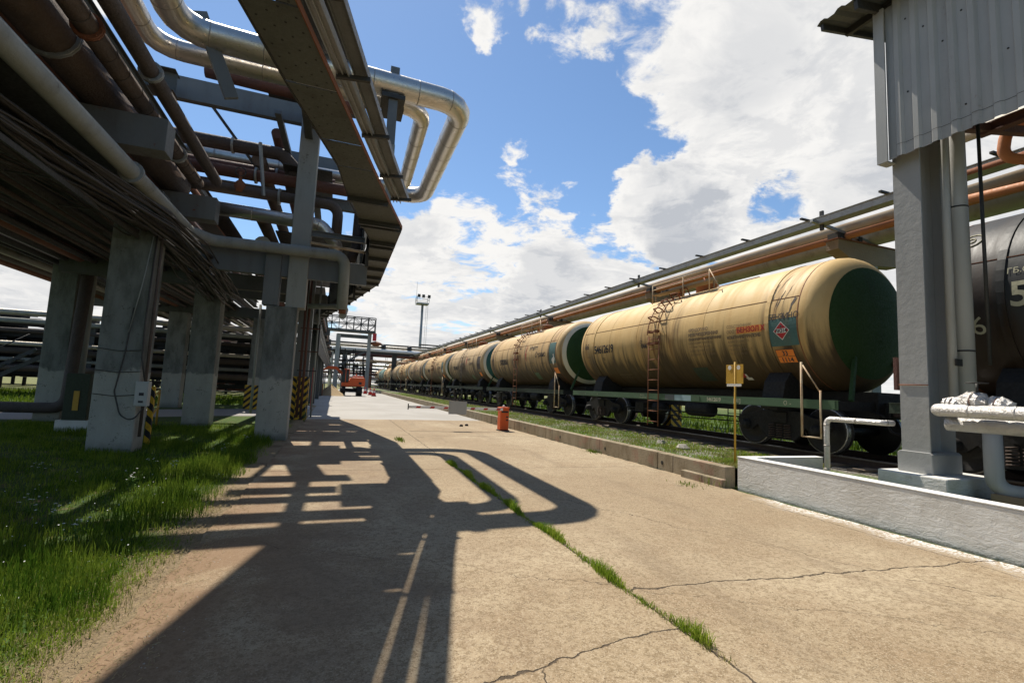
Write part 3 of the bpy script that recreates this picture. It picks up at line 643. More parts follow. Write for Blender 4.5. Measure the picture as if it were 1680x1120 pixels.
def make_wagon(y0, shell='tank_cream', disc='green_disc', ring=True, detail=True, label='', name='tank_wagon'):
    global CUR
    t = thing(name, (0, 0, 0), label, 'tank wagon', 'tank wagons standing on the siding'); t['_w'] = [0, 0, 0]
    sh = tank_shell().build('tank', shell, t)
    for y in (-3.95, 3.95): hoop(y, .10, .016).build('band', shell, sh)
    for y in (-4.72, 4.72, 1.15, 2.8, -1.9): hoop(y, .02, .005).build('weld_seam', 'rust' if abs(y) > 4 else shell, sh)
    s2 = MB()
    for a in (20.5, 159.5):
        a = rad(a); s2.bar(((RT+.002)*-cos(a), -4.7, ZC+(RT+.002)*sin(a)), ((RT+.002)*-cos(a), 4.7, ZC+(RT+.002)*sin(a)), .012, .012)
    s2.build('long_seam', 'rust', sh)
    for sg in (1, -1):
        if ring and sg < 0: disc_mb(sg, 1.36, .004, 1.19).build('end_ring', 'ring_white', sh)
        disc_mb(sg).build('end_disc', disc, sh)
    # frame
    fr = MB()
    for x in (-1.46, 1.46):
        fr.box(x-.02 if x < 0 else x-.05, x+.05 if x < 0 else x+.02, -5.55, 5.55, .93, .945); fr.box(x-.02 if x < 0 else x-.05, x+.05 if x < 0 else x+.02, -5.55, 5.55, 1.10, 1.115)
        fr.box(x-.006, x+.006, -5.55, 5.55, .946, 1.099)
    f = fr.build('side_sill', 'green_paint' if shell == 'tank_cream' else 'sill_dark', t)
    cs = MB(); cs.box(-.40, .40, -5.6, 5.6, .78, 1.31); cs.box(-.2, .2, -5.7, 5.7, .8, 1.1)
    for y in (-5.5, 5.5): cs.box(-1.45, 1.45, y-.05, y+.05, .92, 1.10)
    for y in (-3.9, 3.9):
        cs.box(-1.40, 1.40, y-.22, y+.22, .86, 1.10)
        cs.slab([(-1.3, 1.10), (1.3, 1.10), (1.22, 1.48), (1.05, 1.70), (.8, 1.50), (0, 1.28), (-.8, 1.50), (-1.05, 1.70), (-1.22, 1.48)], 'y', y-.28, y+.28)
    for y in (-1.4, 1.6): cs.box(-1.40, 1.40, y-.04, y+.04, .95, 1.08)
    cs.build('underframe', 'black_grime', t)
    eq = MB(); eq.lathe([(0, -.45), (.19, -.45), (.2, -.4), (.2, .4), (.19, .45), (0, .45)], (-.75, -1.0, .72), (0, 1, 0), 16)
    eq.lathe([(0, -.25), (.16, -.25), (.16, .25), (0, .25)], (-.7, .9, .68), (0, 1, 0), 16)
    eq.box(-1.0, -.5, 1.4, 1.85, .50, .80); eq.tube([(-.95, -2.6, .62), (-.95, 2.6, .62)], .022, 6); eq.tube([(-.9, -2.6, .5), (-.6, -.2, .45), (-.9, 2.4, .55)], .018, 6)
    eq.tube([(-1.1, -.5, .9), (-1.1, -.5, .38), (-1.1, -.2, .38), (-1.1, -.2, .52)], .02, 6, bend=.05)
    eq.tube([(0, .1, 1.2), (0, .1, .55)], .16, 12)
    eq.build('brake_gear', 'black_grime', t)
    for x in (-.55, .55):
        MB().bar((x, -5.26, 2.05), (x*2.0, -5.55, 1.12), .07, .07, (0, 1, 0)).build('end_strut', 'green_disc', t)
    # bogies
    for yb in (-3.9, 3.9):
        bg = MB()
        for x in (-1.02, 1.02):
            o2 = [(-1.22, .56), (-1.18, .68), (-.80, .72), (-.45, .84), (.45, .84), (.80, .72), (1.18, .68), (1.22, .56), (1.05, .36), (.80, .36), (.62, .50), (.46, .30), (.36, .20), (-.36, .20), (-.46, .30), (-.62, .50), (-.80, .36), (-1.05, .36)]
            bg.slab([(yb+a, c) for a, c in o2], 'x', x-.045, x+.045)
        bg.box(-1.12, 1.12, yb-.2, yb+.2, .58, .80)
        B = bg.build('bogie', 'black_grime', t)
        for x in (-1.08, 1.08):
            sp = MB()
            for q in (-.20, 0, .20):
                pts = [(x+.055*cos(k*1.05)*(1 if x < 0 else -1)-.02*(1 if x > 0 else -1)*0, yb+q+.075*sin(k*1.05), .24+k*.0085) for k in range(36)]
                sp.tube(pts, .013, 5)
            if x < 0: sp.build('spring', 'rail_steel', B)
            for q in (-.925, .925):
                MB().lathe([(0, .17), (.07, .17), (.10, .14), (.115, .02), (.115, -.05)], (x*.98, yb+q, .475), (-1 if x < 0 else 1, 0, 0), 14).build('axle_box', 'black_grime', B)
        for q in (-.925, .925):
            for x, sg in ((-.79, -1), (.79, 1)): wheel_thing(B, x, yb+q, sg)
            MB().tube([(-.8, yb+q, .475), (.8, yb+q, .475)], .08, 10).build('axle', 'wheel_steel', B)
    # couplers, buffers
    for sg in (1, -1):
        c = MB(); c.box(-.13, .13, min(sg*5.55, sg*5.92), max(sg*5.55, sg*5.92), .84, 1.06); c.box(-.2, .16, min(sg*5.88, sg*6.0), max(sg*5.88, sg*6.0), .80, 1.12)
        c.build('coupler', 'rail_steel', t)
        c = MB().tube([(-.5, sg*5.55, .9), (-.5, sg*5.75, .85), (-.45, sg*5.85, .55), (-.4, sg*6.0, .5)], .025, 6, bend=.08); c.build('brake_hose', 'black_grime', t)
    # ladder, platform, dome
    for sgx in (-1, 1):
        L = MB(); X = 1.56*sgx
        for y in (-.13, .37):
            L.tube([(X, y, .15), (X, y, 2.85)], .016, 6)
            L.tube([(sgx*(RT+.13)*cos(a), y, ZC+(RT+.13)*sin(a)) for a in [rad(q) for q in range(4, 66, 10)]], .014, 6)
        for k in range(9): L.tube([(X, -.13, .28+k*.31), (X, .37, .28+k*.31)], .012, 5)
        for q in (18, 29, 40, 51, 62):
            a = rad(q); L.tube([(sgx*(RT+.13)*cos(a), -.13, ZC+(RT+.13)*sin(a)), (sgx*(RT+.13)*cos(a), .37, ZC+(RT+.13)*sin(a))], .012, 5)
        if sgx < 0 and detail:
            L.build('ladder', 'rust', t)
            for zz, yy in ((2.62, .12), (2.98, .12)):
                st = MB()
                for dy in (-.16, .16):
                    st.box(-1.66, -1.50, yy+dy-.03, yy+dy+.03, zz-.03, zz+.05)
                st.bar((-1.63, yy-.24, zz), (-1.63, yy+.24, zz), .03, .05); st.build('step', 'rust', t)
            for q, dy in ((22, .02), (32, -.02), (42, -.08), (52, -.16), (60, -.26)):
                a = rad(q); st = MB(); st.tube([(-(RT+.02)*cos(a), .0+dy*2, ZC+(RT+.02)*sin(a)), (-(RT+.26)*cos(a), .0+dy*2, ZC+(RT+.26)*sin(a)), (-(RT+.26)*cos(a), .32+dy*2, ZC+(RT+.26)*sin(a)), (-(RT+.02)*cos(a), .32+dy*2, ZC+(RT+.02)*sin(a))], .02, 6, bend=.05); st.build('step', 'rust', t)
        else: L.build('ladder', 'steel_dark', t)
    pf = MB(); zt = ZC+RT+.06
    for x in (-.75, .75):
        pf.box(x-.15, x+.15, -1.5, 1.15, zt, zt+.025)
        for y in (-1.5, -.1, 1.15): pf.bar((x, y, zt-.2), (x, y, zt), .03, .03, (1, 0, 0))
    pf.build('platform', 'wood', t)
    for x in (-.92, .92):
        hr = MB()
        for y in (-1.5, -.4, 1.1): hr.tube([(x, y, zt-.30), (x, y, zt+.32)], .017, 6)
        hr.tube([(x, -1.5, zt+.32), (x, 1.1, zt+.32)], .017, 6); hr.tube([(x, -1.5, zt+.16), (x, 1.1, zt+.16)], .013, 6)
        if x < 0: hr.tube([(-.92, -1.5, zt+.32), (-1.05, -2.0, zt-.28)], .014, 6)
        hr.build('handrail', 'ochre_pipe', t)
    dm = MB().lathe([(.30, RT-.05), (.30, RT+.20), (.34, RT+.20), (.34, RT+.25), (.25, RT+.30), (0, RT+.32)], (0, -.35, ZC), (0, 0, 1), 20).build('hatch', 'rust', t)
    MB().tube([(0, -.35, ZC+RT+.3), (.05, -.2, ZC+RT+.5), (.28, -.05, ZC+RT+.22)], .022, 6).build('hatch_lever', 'rust', dm)
    dv = MB().lathe([(.10, RT-.05), (.10, RT+.2), (.14, RT+.22), (.06, RT+.34), (0, RT+.36)], (0, .8, ZC), (0, 0, 1), 14).build('valve', 'rust', t)
    if detail:
        hb = MB(); hb.tube([(-1.52, -4.82, .35), (-1.52, -4.82, 1.88), ], .024, 7)
        hb.tube([(-1.52, -4.82, 1.86), (-1.50, -5.22, 1.25)], .014, 6); hb.tube([(-1.50, -5.22, 1.3), (-1.50, -5.22, .35)], .020, 6); hb.tube([(-1.52, -4.82, .36), (-1.50, -5.22, .36)], .018, 6)
        hb.build('shunter_step', 'ochre_pipe', t)
    return t
def marks(t, body, size, u, v, mat, cuts=.08, **kw):
    yl, z = u, v
    text_mb(body, size, lambda a, c: onT(a, c+z, yl, .009), cuts=cuts, **kw).build('lettering', mat, t)
def patch(t, name, u0, u1, v0, v1, mat, off=.006, skew=0.0):
    m = MB(); n = max(2, int(abs(v1-v0)/.08)+1); nu = 6
    for i in range(n+1):
        v = v0+(v1-v0)*i/n
        for j in range(nu+1): m.v.append(onT((u0-u1)*j/nu+skew*(i/n), v, u0, off))
    for i in range(n):
        for j in range(nu): m.face((i*(nu+1)+j, i*(nu+1)+j+1, (i+1)*(nu+1)+j+1, (i+1)*(nu+1)+j))
    return m.build(name, mat, t)
def place(t, y, label=None):
    t.location = (10.6, y, .55)
    if label: t['label'] = label

# near wagon, the one beside the camera: cream, green end
w1 = make_wagon(0, ring=False, label='nearest cream tank wagon with dark green end and an orange label on its side')
tk = [c for c in w1.children if c.name.startswith('tank')][0]
marks(tk, '66', .30, 4.55, -.09, 'ink', bold=.006); marks(tk, '54612619', .40, 3.86, -.28, 'ink', bold=.008, spacing=.82); marks(tk, '01', .16, 3.30, -.56, 'ink')
marks(tk, 'АРЕНДОВАНО', .115, -1.34, .04, 'ink_faint', bold=.004, spacing=.88); marks(tk, 'ЖЕЛЕЗНОДОРОЖНАЯ', 0.110, -1.34, -.09, 'ink_faint', bold=.006, spacing=.88); marks(tk, 'ТРАНСПОРТНАЯ КОМПАНИЯ', 0.092, -1.34, -.21, 'ink_faint', bold=.004, spacing=.88)
for i, s_ in enumerate(['КРАСНОЯРСКАЯ ЖД', 'СТ. УЯР  ТЕЛ. 22-48', 'СОБСТВ. ПЕРЕВОЗЧИК', 'ВОЗВРАТ ПОРОЖНИХ']): marks(tk, s_, .085, -1.34, -.31-.105*i, 'ink_faint')
marks(tk, 'СОБСТВЕННИК', .10, -2.75, 0.0, 'ink_faint'); marks(tk, 'ООО "ТК"', .11, -2.75, -.13, 'ink_faint')
marks(tk, 'КОМПАНИЯ УРАЛСИБ', 0.101, -2.75, -.27, 'ink_faint', bold=.004, spacing=.88)
for i, s_ in enumerate(['АДРЕС СОБСТВ.', 'ПРОМЫШЛ. 21', 'ПЕРЕВОЗЧИК 2-3', 'ТЕЛ. 22-48-10']): marks(tk, s_, .085, -2.75, -.37-.10*i, 'ink_faint')
patch(tk, 'label', -3.05, -3.80, -.165, .005, 'label_amber'); marks(tk, 'БЕНЗОЛ Х', .165, -3.07, -.135, 'diamond_red', bold=.006, spacing=.98)
patch(tk, 'teal_patch', -3.99, -4.70, -.54, .07, 'teal_patch', .004); marks(tk, 'БЕНЗИН С', .185, -3.98, .05, 'ink', bold=.002, spacing=.74)
def dia(cu, cv, h, off, mat, name):
    m = MB(); n = 6
    for i in range(-n, n+1):
        v = h*i/n; wd = h-abs(v)
        for j in (-1, 1): m.v.append(onT(j*wd, cv+v, cu, off))
    for i in range(2*n): m.face((2*i, 2*i+1, 2*i+3, 2*i+2))
    return m.build(name, mat, tk)
dia(-4.32, -.20, .205, .0085, 'label_white', 'hazard_border'); dia(-4.32, -.20, .185, .0115, 'diamond_red', 'hazard_sign')
m = MB()
m.v = [onT(a, c, -4.32, .014) for a, c in ((-.13, -.25), (.13, -.25), (.13, -.15), (-.13, -.15))]; m.face((0, 1, 2, 3)); m.build('hazard_strip', 'label_white', tk)
text_mb('АК314', .11, lambda a, c: onT(a, c-.238, -4.32, .017), align='CENTER', spacing=.9, bold=.003).build('lettering', 'ink', tk)
m = MB(); m.lathe([(0, 0), (.03, 0)], onT(0, -.10, -4.32, .014), (-1, 0, 0), 8); m.build('flame_mark', 'ink', tk)
patch(tk, 'plate_frame', -4.06, -4.52, -.945, -.615, 'ink', .006)
patch(tk, 'hazard_plate', -4.07, -4.51, -.775, -.625, 'label_orange', .010); patch(tk, 'hazard_plate', -4.07, -4.51, -.935, -.785, 'label_orange', .010)
text_mb('33', .15, lambda a, c: onT(a, c-.755, -4.29, .014), align='CENTER', bold=.004).build('lettering', 'ink', tk)
text_mb('1114', .15, lambda a, c: onT(a, c-.915, -4.29, .014), align='CENTER', bold=.004).build('lettering', 'ink', tk)
patch(tk, 'dark_square', -1.16, -1.75, -1.50, -.98, 'sill_dark', .006, skew=-.0)
patch(tk, 'red_mark', -2.68, -2.84, -1.36, -1.20, 'diamond_red', .006); patch(tk, 'white_mark', -2.80, -2.98, -1.46, -1.36, 'label_white', .006); patch(tk, 'white_mark', -2.84, -2.90, -1.36, -1.24, 'label_white', .007)
marks(tk, 'СТ', .12, .95, -.10, 'ink'); marks(tk, '066', .20, .86, -.26, 'ink', bold=.006); marks(tk, 'ДЕПО', .10, .55, .0, 'ink_faint')
for u, v, s_ in ((4.5, -.42, 'ГОДЕН'), (4.45, -.58, '07.14')): marks(tk, s_, .09, u, v, 'ink_faint')
marks(tk, 'КОТЕЛ ИСПЫТАН', .085, 2.7, -1.20, 'ink_faint'); marks(tk, 'КАЛ. ТИП 66  КУБ. М', .085, 2.7, -1.32, 'ink_faint')
for r, s_, zz in ((.10, 'СТ. ПРИПИСКИ', 3.28), (.09, 'УФА КБШ ЖД', 3.14), (.09, 'С', 2.78), (.10, 'ЗАПРЕЩЕНО', 2.40), (.09, 'КУРИТЬ', 2.26)):
    text_mb(s_, r, lambda a, c, zz=zz: (-.1+a, -(4.75+.67*cos(math.asin(min(.99, abs(sqrt((a-.1)**2+(zz+c-ZC)**2))/RT)))**0.8+.012), zz+c)).build('lettering', 'ink_dim', tk)
fb = [c for c in w1.children if c.name.startswith('side_sill')][0]
FX = -1.487
def fm(body, size, yl, z, mat='ink_pale', **k): text_mb(body, size, lambda a, c: (FX, yl-a, z+c), **k).build('lettering', mat, fb)
m = MB(); m.box(-1.485, -1.481, -5.5, 5.5, .945, 1.10); m.build('sill_face', 'green_paint', fb)
fm('54612619', .135, -2.05, .975, bold=.004, spacing=.9); fm('[01]', .135, -2.95, .975, bold=.003); fm('О', .13, -4.35, .975); fm('-', .13, -4.5, .975)
fm('УФА КБШ', .05, .9, 1.035); fm('07.13 ДЕПО 66', .05, .9, .965); fm('1', .10, 4.5, .98); fm('ТО', .06, 3.6, .99); fm('—', .08, 2.4, .98)
m = MB(); m.box(FX, -1.4855, -.75, -.35, .947, 1.098); m.build('blue_patch', 'blue_grey', fb); m = MB(); m.box(FX, -1.4855, -1.45, -.77, .947, 1.098); m.build('blue_patch', 'pale_blue', fb)
m = MB(); m.box(-1.50, -1.486, -1.80, -1.47, .955, 1.09); m.build('plate', 'green_paint', fb)
# scratches of black oil running down by the teal patch
m = MB()
for u0, v0, u1, v1, wd in ((-4.05, 1.0, -4.00, .15, .02), (-4.25, 1.3, -4.02, .45, .02), (-4.30, .75, -4.12, .05, .03), (-4.62, .55, -4.45, -.02, .05), (-4.45, .9, -4.28, .2, .015), (-4.2, .6, -4.1, .1, .02), (-4.66, .5, -4.52, .25, .03)):
    n = 10; i0 = len(m.v)
    for k in range(n+1):
        q = k/n; w_ = wd*(.25+.75*sin(pi*min(1, q*1.3+.1)))*random.uniform(.6, 1.2); uu = u0+(u1-u0)*q+random.uniform(-.012, .012); vv = v0+(v1-v0)*q
        m.v.append(onT(-w_/2, vv, uu, .003)); m.v.append(onT(w_/2, vv, uu, .003))
    for k in range(n): m.face((i0+2*k, i0+2*k+1, i0+2*k+3, i0+2*k+2))
m.build('oil_run', 'wrap_dark', tk)
place(w1, 12.22)

# second wagon
w2 = make_wagon(0, 'tank_cream_b', label='second cream tank wagon with white ring, green end and company logo')
tk2 = [c for c in w2.children if c.name.startswith('tank')][0]
marks(tk2, '57023061', .42, 3.0, -.36, 'ink', bold=.01, spacing=.8); marks(tk2, '01', .2, 2.4, -.62, 'ink'); marks(tk2, '66', .3, 4.5, -.1, 'ink')
marks(tk2, 'Нефте', .34, -1.55, .22, 'ink', shear=.25, bold=.004); marks(tk2, 'Сервис', .34, -2.35, -.14, 'ink', shear=.25, bold=.004)
m = MB(); n = 14
for k in range(n+1):
    a = rad(-80+k*160/n); 
    for r in (.34, .34-.10*sin(pi*k/n)): m.v.append(onT(-.02-r*cos(a)*.7, .10+r*sin(a)*1.25, -1.35, .008))
for k in range(n): m.face((2*k, 2*k+1, 2*k+3, 2*k+2))
m.build('logo_arc', 'diamond_red', tk2)
m = MB(); m.v = [onT(a, c, -1.2, .008) for a, c in ((-.08, -.2), (0, -.2), (.0, .1), (-.14, .1))]; m.face((0, 1, 2, 3)); m.build('logo_arc', 'diamond_red', tk2)
for i in range(3): marks(tk2, 'СОБСТВ. ВАГОН', .09, -1.4, -.45-.12*i, 'ink_faint'); marks(tk2, 'АРЕНДА ООО НС', .09, -2.9, -.50-.12*i, 'ink_faint')
patch(tk2, 'teal_patch', -4.0, -4.68, -.5, .45, 'teal_patch', .004); patch(tk2, 'hazard_plate', -4.25, -4.66, -1.0, -.72, 'label_orange', .008)
m = MB(); m.v = [onT(a, c, -4.45, .010) for a, c in ((-.2, -.35), (.05, -.05), (.16, -.3), (-.1, -.58))]; m.face((0, 1, 2, 3)); m.build('hazard_sign', 'label_white', tk2)
patch(tk2, 'dark_square', -1.75, -2.25, -1.35, -.92, 'green_paint', .006)
place(w2, 12.22+12.02)

# third wagon: teal end; all farther ones are copies of the second and third
w3 = make_wagon(0, 'tank_cream_c', 'teal_disc', detail=False, label='third cream tank wagon with teal end and white ring')
tk3 = [c for c in w3.children if c.name.startswith('tank')][0]
marks(tk3, '57311406', .40, 3.0, -.4, 'ink', bold=.01, spacing=.8); marks(tk3, 'Нефте', .30, -1.2, .2, 'ink', shear=.25); marks(tk3, 'Сервис', .30, -1.8, -.12, 'ink', shear=.25)
patch(tk3, 'logo_bar', -1.0, -1.15, -.1, .45, 'diamond_red', .006); patch(tk3, 'dark_square', -1.9, -2.4, -1.3, -.9, 'green_paint', .006); patch(tk3, 'hazard_plate', -4.2, -4.6, -1.0, -.72, 'label_orange', .008)
patch(tk3, 'oil_patch', -4.0, -4.7, -.5, .4, 'wrap_dark', .004)
place(w3, 12.22+24.04)
ordn = ['fourth', 'fifth', 'sixth', 'seventh', 'eighth', 'ninth', 'tenth']
for i in range(7):
    src = (w2, w3, w2, w3, w2, w3, w3)[i]
    o = copy_tree(src)
    place(o, 12.22+12.02*(3+i), '%s tank wagon from the camera in the cream row%s' % (ordn[i], ', farthest of the row' if i == 6 else ''))
    for c in o.children:
        if c.name.startswith('tank'):
            if i == 5:
                c.data = c.data.copy(); c.data.materials[0] = M['tank_teal']; o['label'] = 'faded teal tank wagon among the cream ones far down the row'
            elif i in (0, 2):
                for g in c.children:
                    if g.name.startswith('end_disc') and i == 2: g.data = g.data.copy(); g.data.materials[0] = M['teal_disc']
# near black wagon behind the grey column
w0 = make_wagon(0, 'tank_black', 'tank_black', ring=False, label='dark grey tank wagon behind the grey column at the right edge, painted 5 and 6')
tk0 = [c for c in w0.children if c.name.startswith('tank')][0]
marks(tk0, '6', .40, 4.36, -.60, 'ink_pale'); marks(tk0, '5', .50, 3.86, -.22, 'ink_pale', bold=.01); marks(tk0, 'ГБ.ОБ', .12, 3.88, .26, 'ink_pale')
m = MB(); m.tube([onT(.14*cos(k*.45), 1.03+.14*sin(k*.45), 4.42, .006) for k in range(15)], .01, 4); m.tube([onT(.05*cos(k*.8), 1.03+.05*sin(k*.8), 4.42, .006) for k in range(9)], .008, 4); m.build('round_mark', 'ink_pale', tk0)
place(w0, .20)
# ------------------------------------------------------------------ overhead pipe rack behind the train
XP = 12.8
t = thing('cable_duct', (12.45, 0, 6.7), 'long grey sheet-metal cable duct along the outer top of the rack behind the train', 'cable duct')
MB().box(12.72, 13.06, -12, 140, 6.72, 6.90).build('trough', 'galv', t)
MB().box(12.69, 13.09, -12, 140, 6.903, 6.92).build('cover', 'galv', t)
y = 3.5
sup = MB()
while y < 75:
    MB().bar((12.45, y, 6.94), (13.2, y, 6.94), .07, .05).build('bracket', 'steel_dark', t); y += 2.2
def pipe(name, pts, r, mat, label, bend=0.3, seg=14, joints=None, jmat=None, group=None, cat='pipe', flange=None, n=5):
    base = pts[0]
    t = thing(name, tuple(base), label, cat, group)
    MB().tube(pts, r, seg, bend=bend, n=n).build('run', mat, t)
    if joints:
        P = fillet(pts, bend, n); acc = 0.0; nxt = joints*0.5
        for a, c in zip(P[:-1], P[1:]):
            a = Vector(a); c = Vector(c); L = (c-a).length
            while nxt < acc+L:
                q = a+(c-a)*((nxt-acc)/L); d = (c-a).normalized()
                if -2 < q.y < 60: MB().tube([q-d*.012, q+d*.012], r+.004, seg).build('joint_band', jmat or mat, t)
                nxt += joints*random.uniform(.75, 1.2)
            acc += L
    return t
pipe('rusty_pipe', [(14.0, -12, 6.76), (14.0, 140, 6.78)], .21, 'ochre_pipe', 'rust-streaked ochre pipe under the grey duct above the train', seg=16)
pipe('orange_pipe', [(13.86, -12, 6.53), (13.86, 140, 6.53)], .105, 'orange_brown', 'orange-brown painted pipe just below the ochre pipe above the train', seg=14)
pipe('insulated_pipe', [(15.1, -12, 6.80), (15.1, 140, 6.80)], .36, 'alu_dull', 'fat dull foil-insulated pipe, lowest and farthest back above the train', seg=20, joints=3.0, jmat='alu_joint')
sp0 = None
for i, y in enumerate([9.9, 18.9, 30.3, 41.7, 53.1, 64.5, 76, 88]):
    if i == 0:
        t = thing('pipe_support', (14.9, y, .33), 'concrete pipe support with cantilever beam behind the near tank wagon', 'pipe support', 'pipe supports behind the train')
        MB().box(14.75, 15.15, y-.17, y+.17, .3, 5.9).build('column', 'pale_paint', t, bevel=.015)
        MB().slab([(13.45, 6.10), (14.3, 5.72), (16.1, 5.86), (16.1, 6.38), (13.45, 6.38)], 'y', y-.19, y+.19).build('beam', 'wood', t)
        MB().box(13.40, 16.15, y-.22, y+.22, 6.385, 6.42).build('cap_plate', 'rust', t)
        MB().bar((12.5, y-.1, 6.80), (15.0, y-.1, 6.50), .08, .08).build('arm', 'galv', t)
        MB().bar((12.85, y-.15, 6.55), (12.85, y-.15, 7.12), .10, .06, (1, 0, 0)).build('stub', 'steel_dark', t)
        for x in (13.55, 13.75, 14.0, 14.45, 15.1): MB().box(x-.07, x+.07, y-.16, y+.16, 6.423, 6.60 if x < 15 else 6.47).build('saddle', 'steel_dark' if x != 14.0 else 'rust', t)
        sp0 = t; y0s = y
    else:
        o = copy_tree(sp0); o.location.y = y; o['label'] = 'concrete pipe support behind the train, %s from the camera' % ['', 'second', 'third', 'fourth', 'fifth', 'sixth', 'seventh', 'eighth'][i]

# ------------------------------------------------------------------ grey steel column, plinth, downpipes, shed
t = thing('column_plinth', (8.35, 4.7, .35), 'whitewashed rough concrete plinth under the grey steel column', 'plinth')
MB().box(7.82, 9.0, 4.22, 5.12, .3, .655).build('block', 'plaster', t, bevel=.02)
tag(t.children[0], None)
t = thing('steel_column', (8.35, 4.73, .655), 'grey painted steel column standing on the whitewashed plinth at right', 'column')
m = MB(); m.box(8.06, 8.085, 4.54, 4.915, .95, 8.0); m.box(8.086, 8.62, 4.715, 4.735, .95, 8.0); m.box(8.621, 8.646, 4.54, 4.915, .95, 8.0); m.build('profile', 'col_grey', t)
MB().slab([(4.50, .656), (4.955, .656), (4.955, .93), (4.92, .96), (4.535, .96), (4.50, .93)], 'x', 8.02, 8.70).build('foot', 'col_grey', t, bevel=.008)
m = MB()
m.tube([(8.05, 4.53, 1.93), (8.05, 4.92, 1.93)], .008, 6); m.build('strap', 'rust', t)
MB().box(8.06, 8.2, 4.95, 5.0, 1.85, 2.35).build('bracket', 'rust_red', t)
pipe('drain_pipe', [(8.42, 4.42, 1.6), (8.42, 4.42, 7.9)], .055, 'clad', 'thin grey drain pipe, left of the two beside the grey column', seg=12)
pipe('drain_pipe', [(8.66, 4.40, 1.5), (8.66, 4.40, 7.9)], .125, 'clad', 'wide grey drain pipe, right of the two beside the grey column', seg=16, joints=1.9, jmat='steel_dark')
tag(MB().box(8.36, 8.50, 4.34, 4.36, 2.22, 2.32).build('pipe_bracket', 'steel_dark'), 'small dark bracket clamped on the grey drain pipes', 'bracket')
pipe('wrapped_pipe', [(7.72, 5.84, .3), (7.72, 5.84, 1.345), (7.78, 4.98, 1.345), (7.95, 4.96, 1.345)], .042, 'foil', 'thin foil-wrapped pipe rising from behind the white wall to the grey column', bend=.09, seg=12, joints=.45, jmat='alu_joint')
pipe('wrapped_pipe', [(8.3, 4.30, 1.58), (7.50, 4.14, 1.58), (7.42, 1.0, 1.58), (7.42, -1, 1.58)], .082, 'foil', 'horizontal foil-wrapped pipe running right from the grey column', bend=.12, seg=14, joints=.5, jmat='foil')
pipe('wrapped_pipe', [(7.75, 4.15, 1.40), (7.75, 1.0, 1.40), (7.75, -1, 1.40)], .09, 'foil', 'second foil-wrapped pipe below and behind the horizontal one at right', bend=.12, seg=12)
pipe('floor_pipe', [(8.3, 3.95, 1.35), (8.3, 3.95, .55), (8.6, 3.3, .55), (8.6, 0, .55)], .10, 'clad', 'grey elbow pipe low in the dark behind the white wall', bend=.18, seg=14)
for i, (y, z, r) in enumerate([(3.98, 1.665, .085), (3.76, 1.70, .12), (3.52, 1.67, .10)]):
    m = MB(); rm = random.Random(i)
    prof = [(0, -r*1.5), (r*.55, -r*1.45), (r*.62, -r*1.1), (r*.95, -r*.8), (r*1.0, -r*.3), (r*.93, -r*.22), (r*1.08, -r*.1), (r*1.05, r*.4), (r*.9, r*.5), (r*.98, r*.62), (r*.7, r*1.1), (r*.6, r*1.45), (0, r*1.5)]
    m.lathe(prof, (7.57, y, z), (.25, 1, .1), 15, smooth=False)
    m.v = [(a+rm.uniform(-.010, .010), c+rm.uniform(-.010, .010), d+rm.uniform(-.010, .010)) for a, c, d in m.v]
    t = tag(m.build('wrapped_valve', 'foil'), 'crumpled foil-wrapped valve on the pipe right of the column, %s of three' % ('left', 'middle', 'right')[i], 'valve', 'foil-wrapped valves')
    MB().tube([(7.57+(r+.004)*cos(q*pi/8), y, z+(r+.004)*sin(q*pi/8)) for q in range(17)], .004, 4).build('wire_tie', 'rust', t)
tag(MB().tube([(7.55, 3.72, 1.80), (7.55, 3.72, 1.93)], .015, 8).lathe([(.05, 0), (.11, 0), (.11, .012), (.05, .012)], (7.55, 3.72, 1.93), (0, 0, 1), 16).build('valve_handle', 'steel_dark'), 'dark handwheel above the foil-wrapped valves', 'valve')
tag(MB().box(8.2, 8.7, 3.6, 3.95, .30, .52).build('timber_block', 'wood'), 'pale timber block on the ground behind the white wall at right', 'block')

# shed: profiled cladding screen with roof over the siding
t = thing('loading_shed', (7.9, 4.95, 5.43), 'grey shed with ribbed metal cladding and overhanging roof on the column at upper right', 'shed')
m = MB(); y = 4.86; X = 7.90; per = .235
prof = []
while y > -9:
    prof += [(y, 0), (y-.115, 0), (y-.14, .038), (y-.205, .038)]; y -= per
zt, zb = 8.02, 5.43
m.v = [(X-d, yy, zb) for yy, d in prof] + [(X-d, yy, zt) for yy, d in prof]; n = len(prof)
for k in range(n-1): m.face((k, k+1, n+k+1, n+k))
m.v += [(X-d+.003, yy, zb) for yy, d in prof] + [(X-d+.003, yy, zt) for yy, d in prof]
for k in range(n-1): m.face((2*n+k, 3*n+k, 3*n+k+1, 2*n+k+1))
m.build('cladding', 'clad', t)
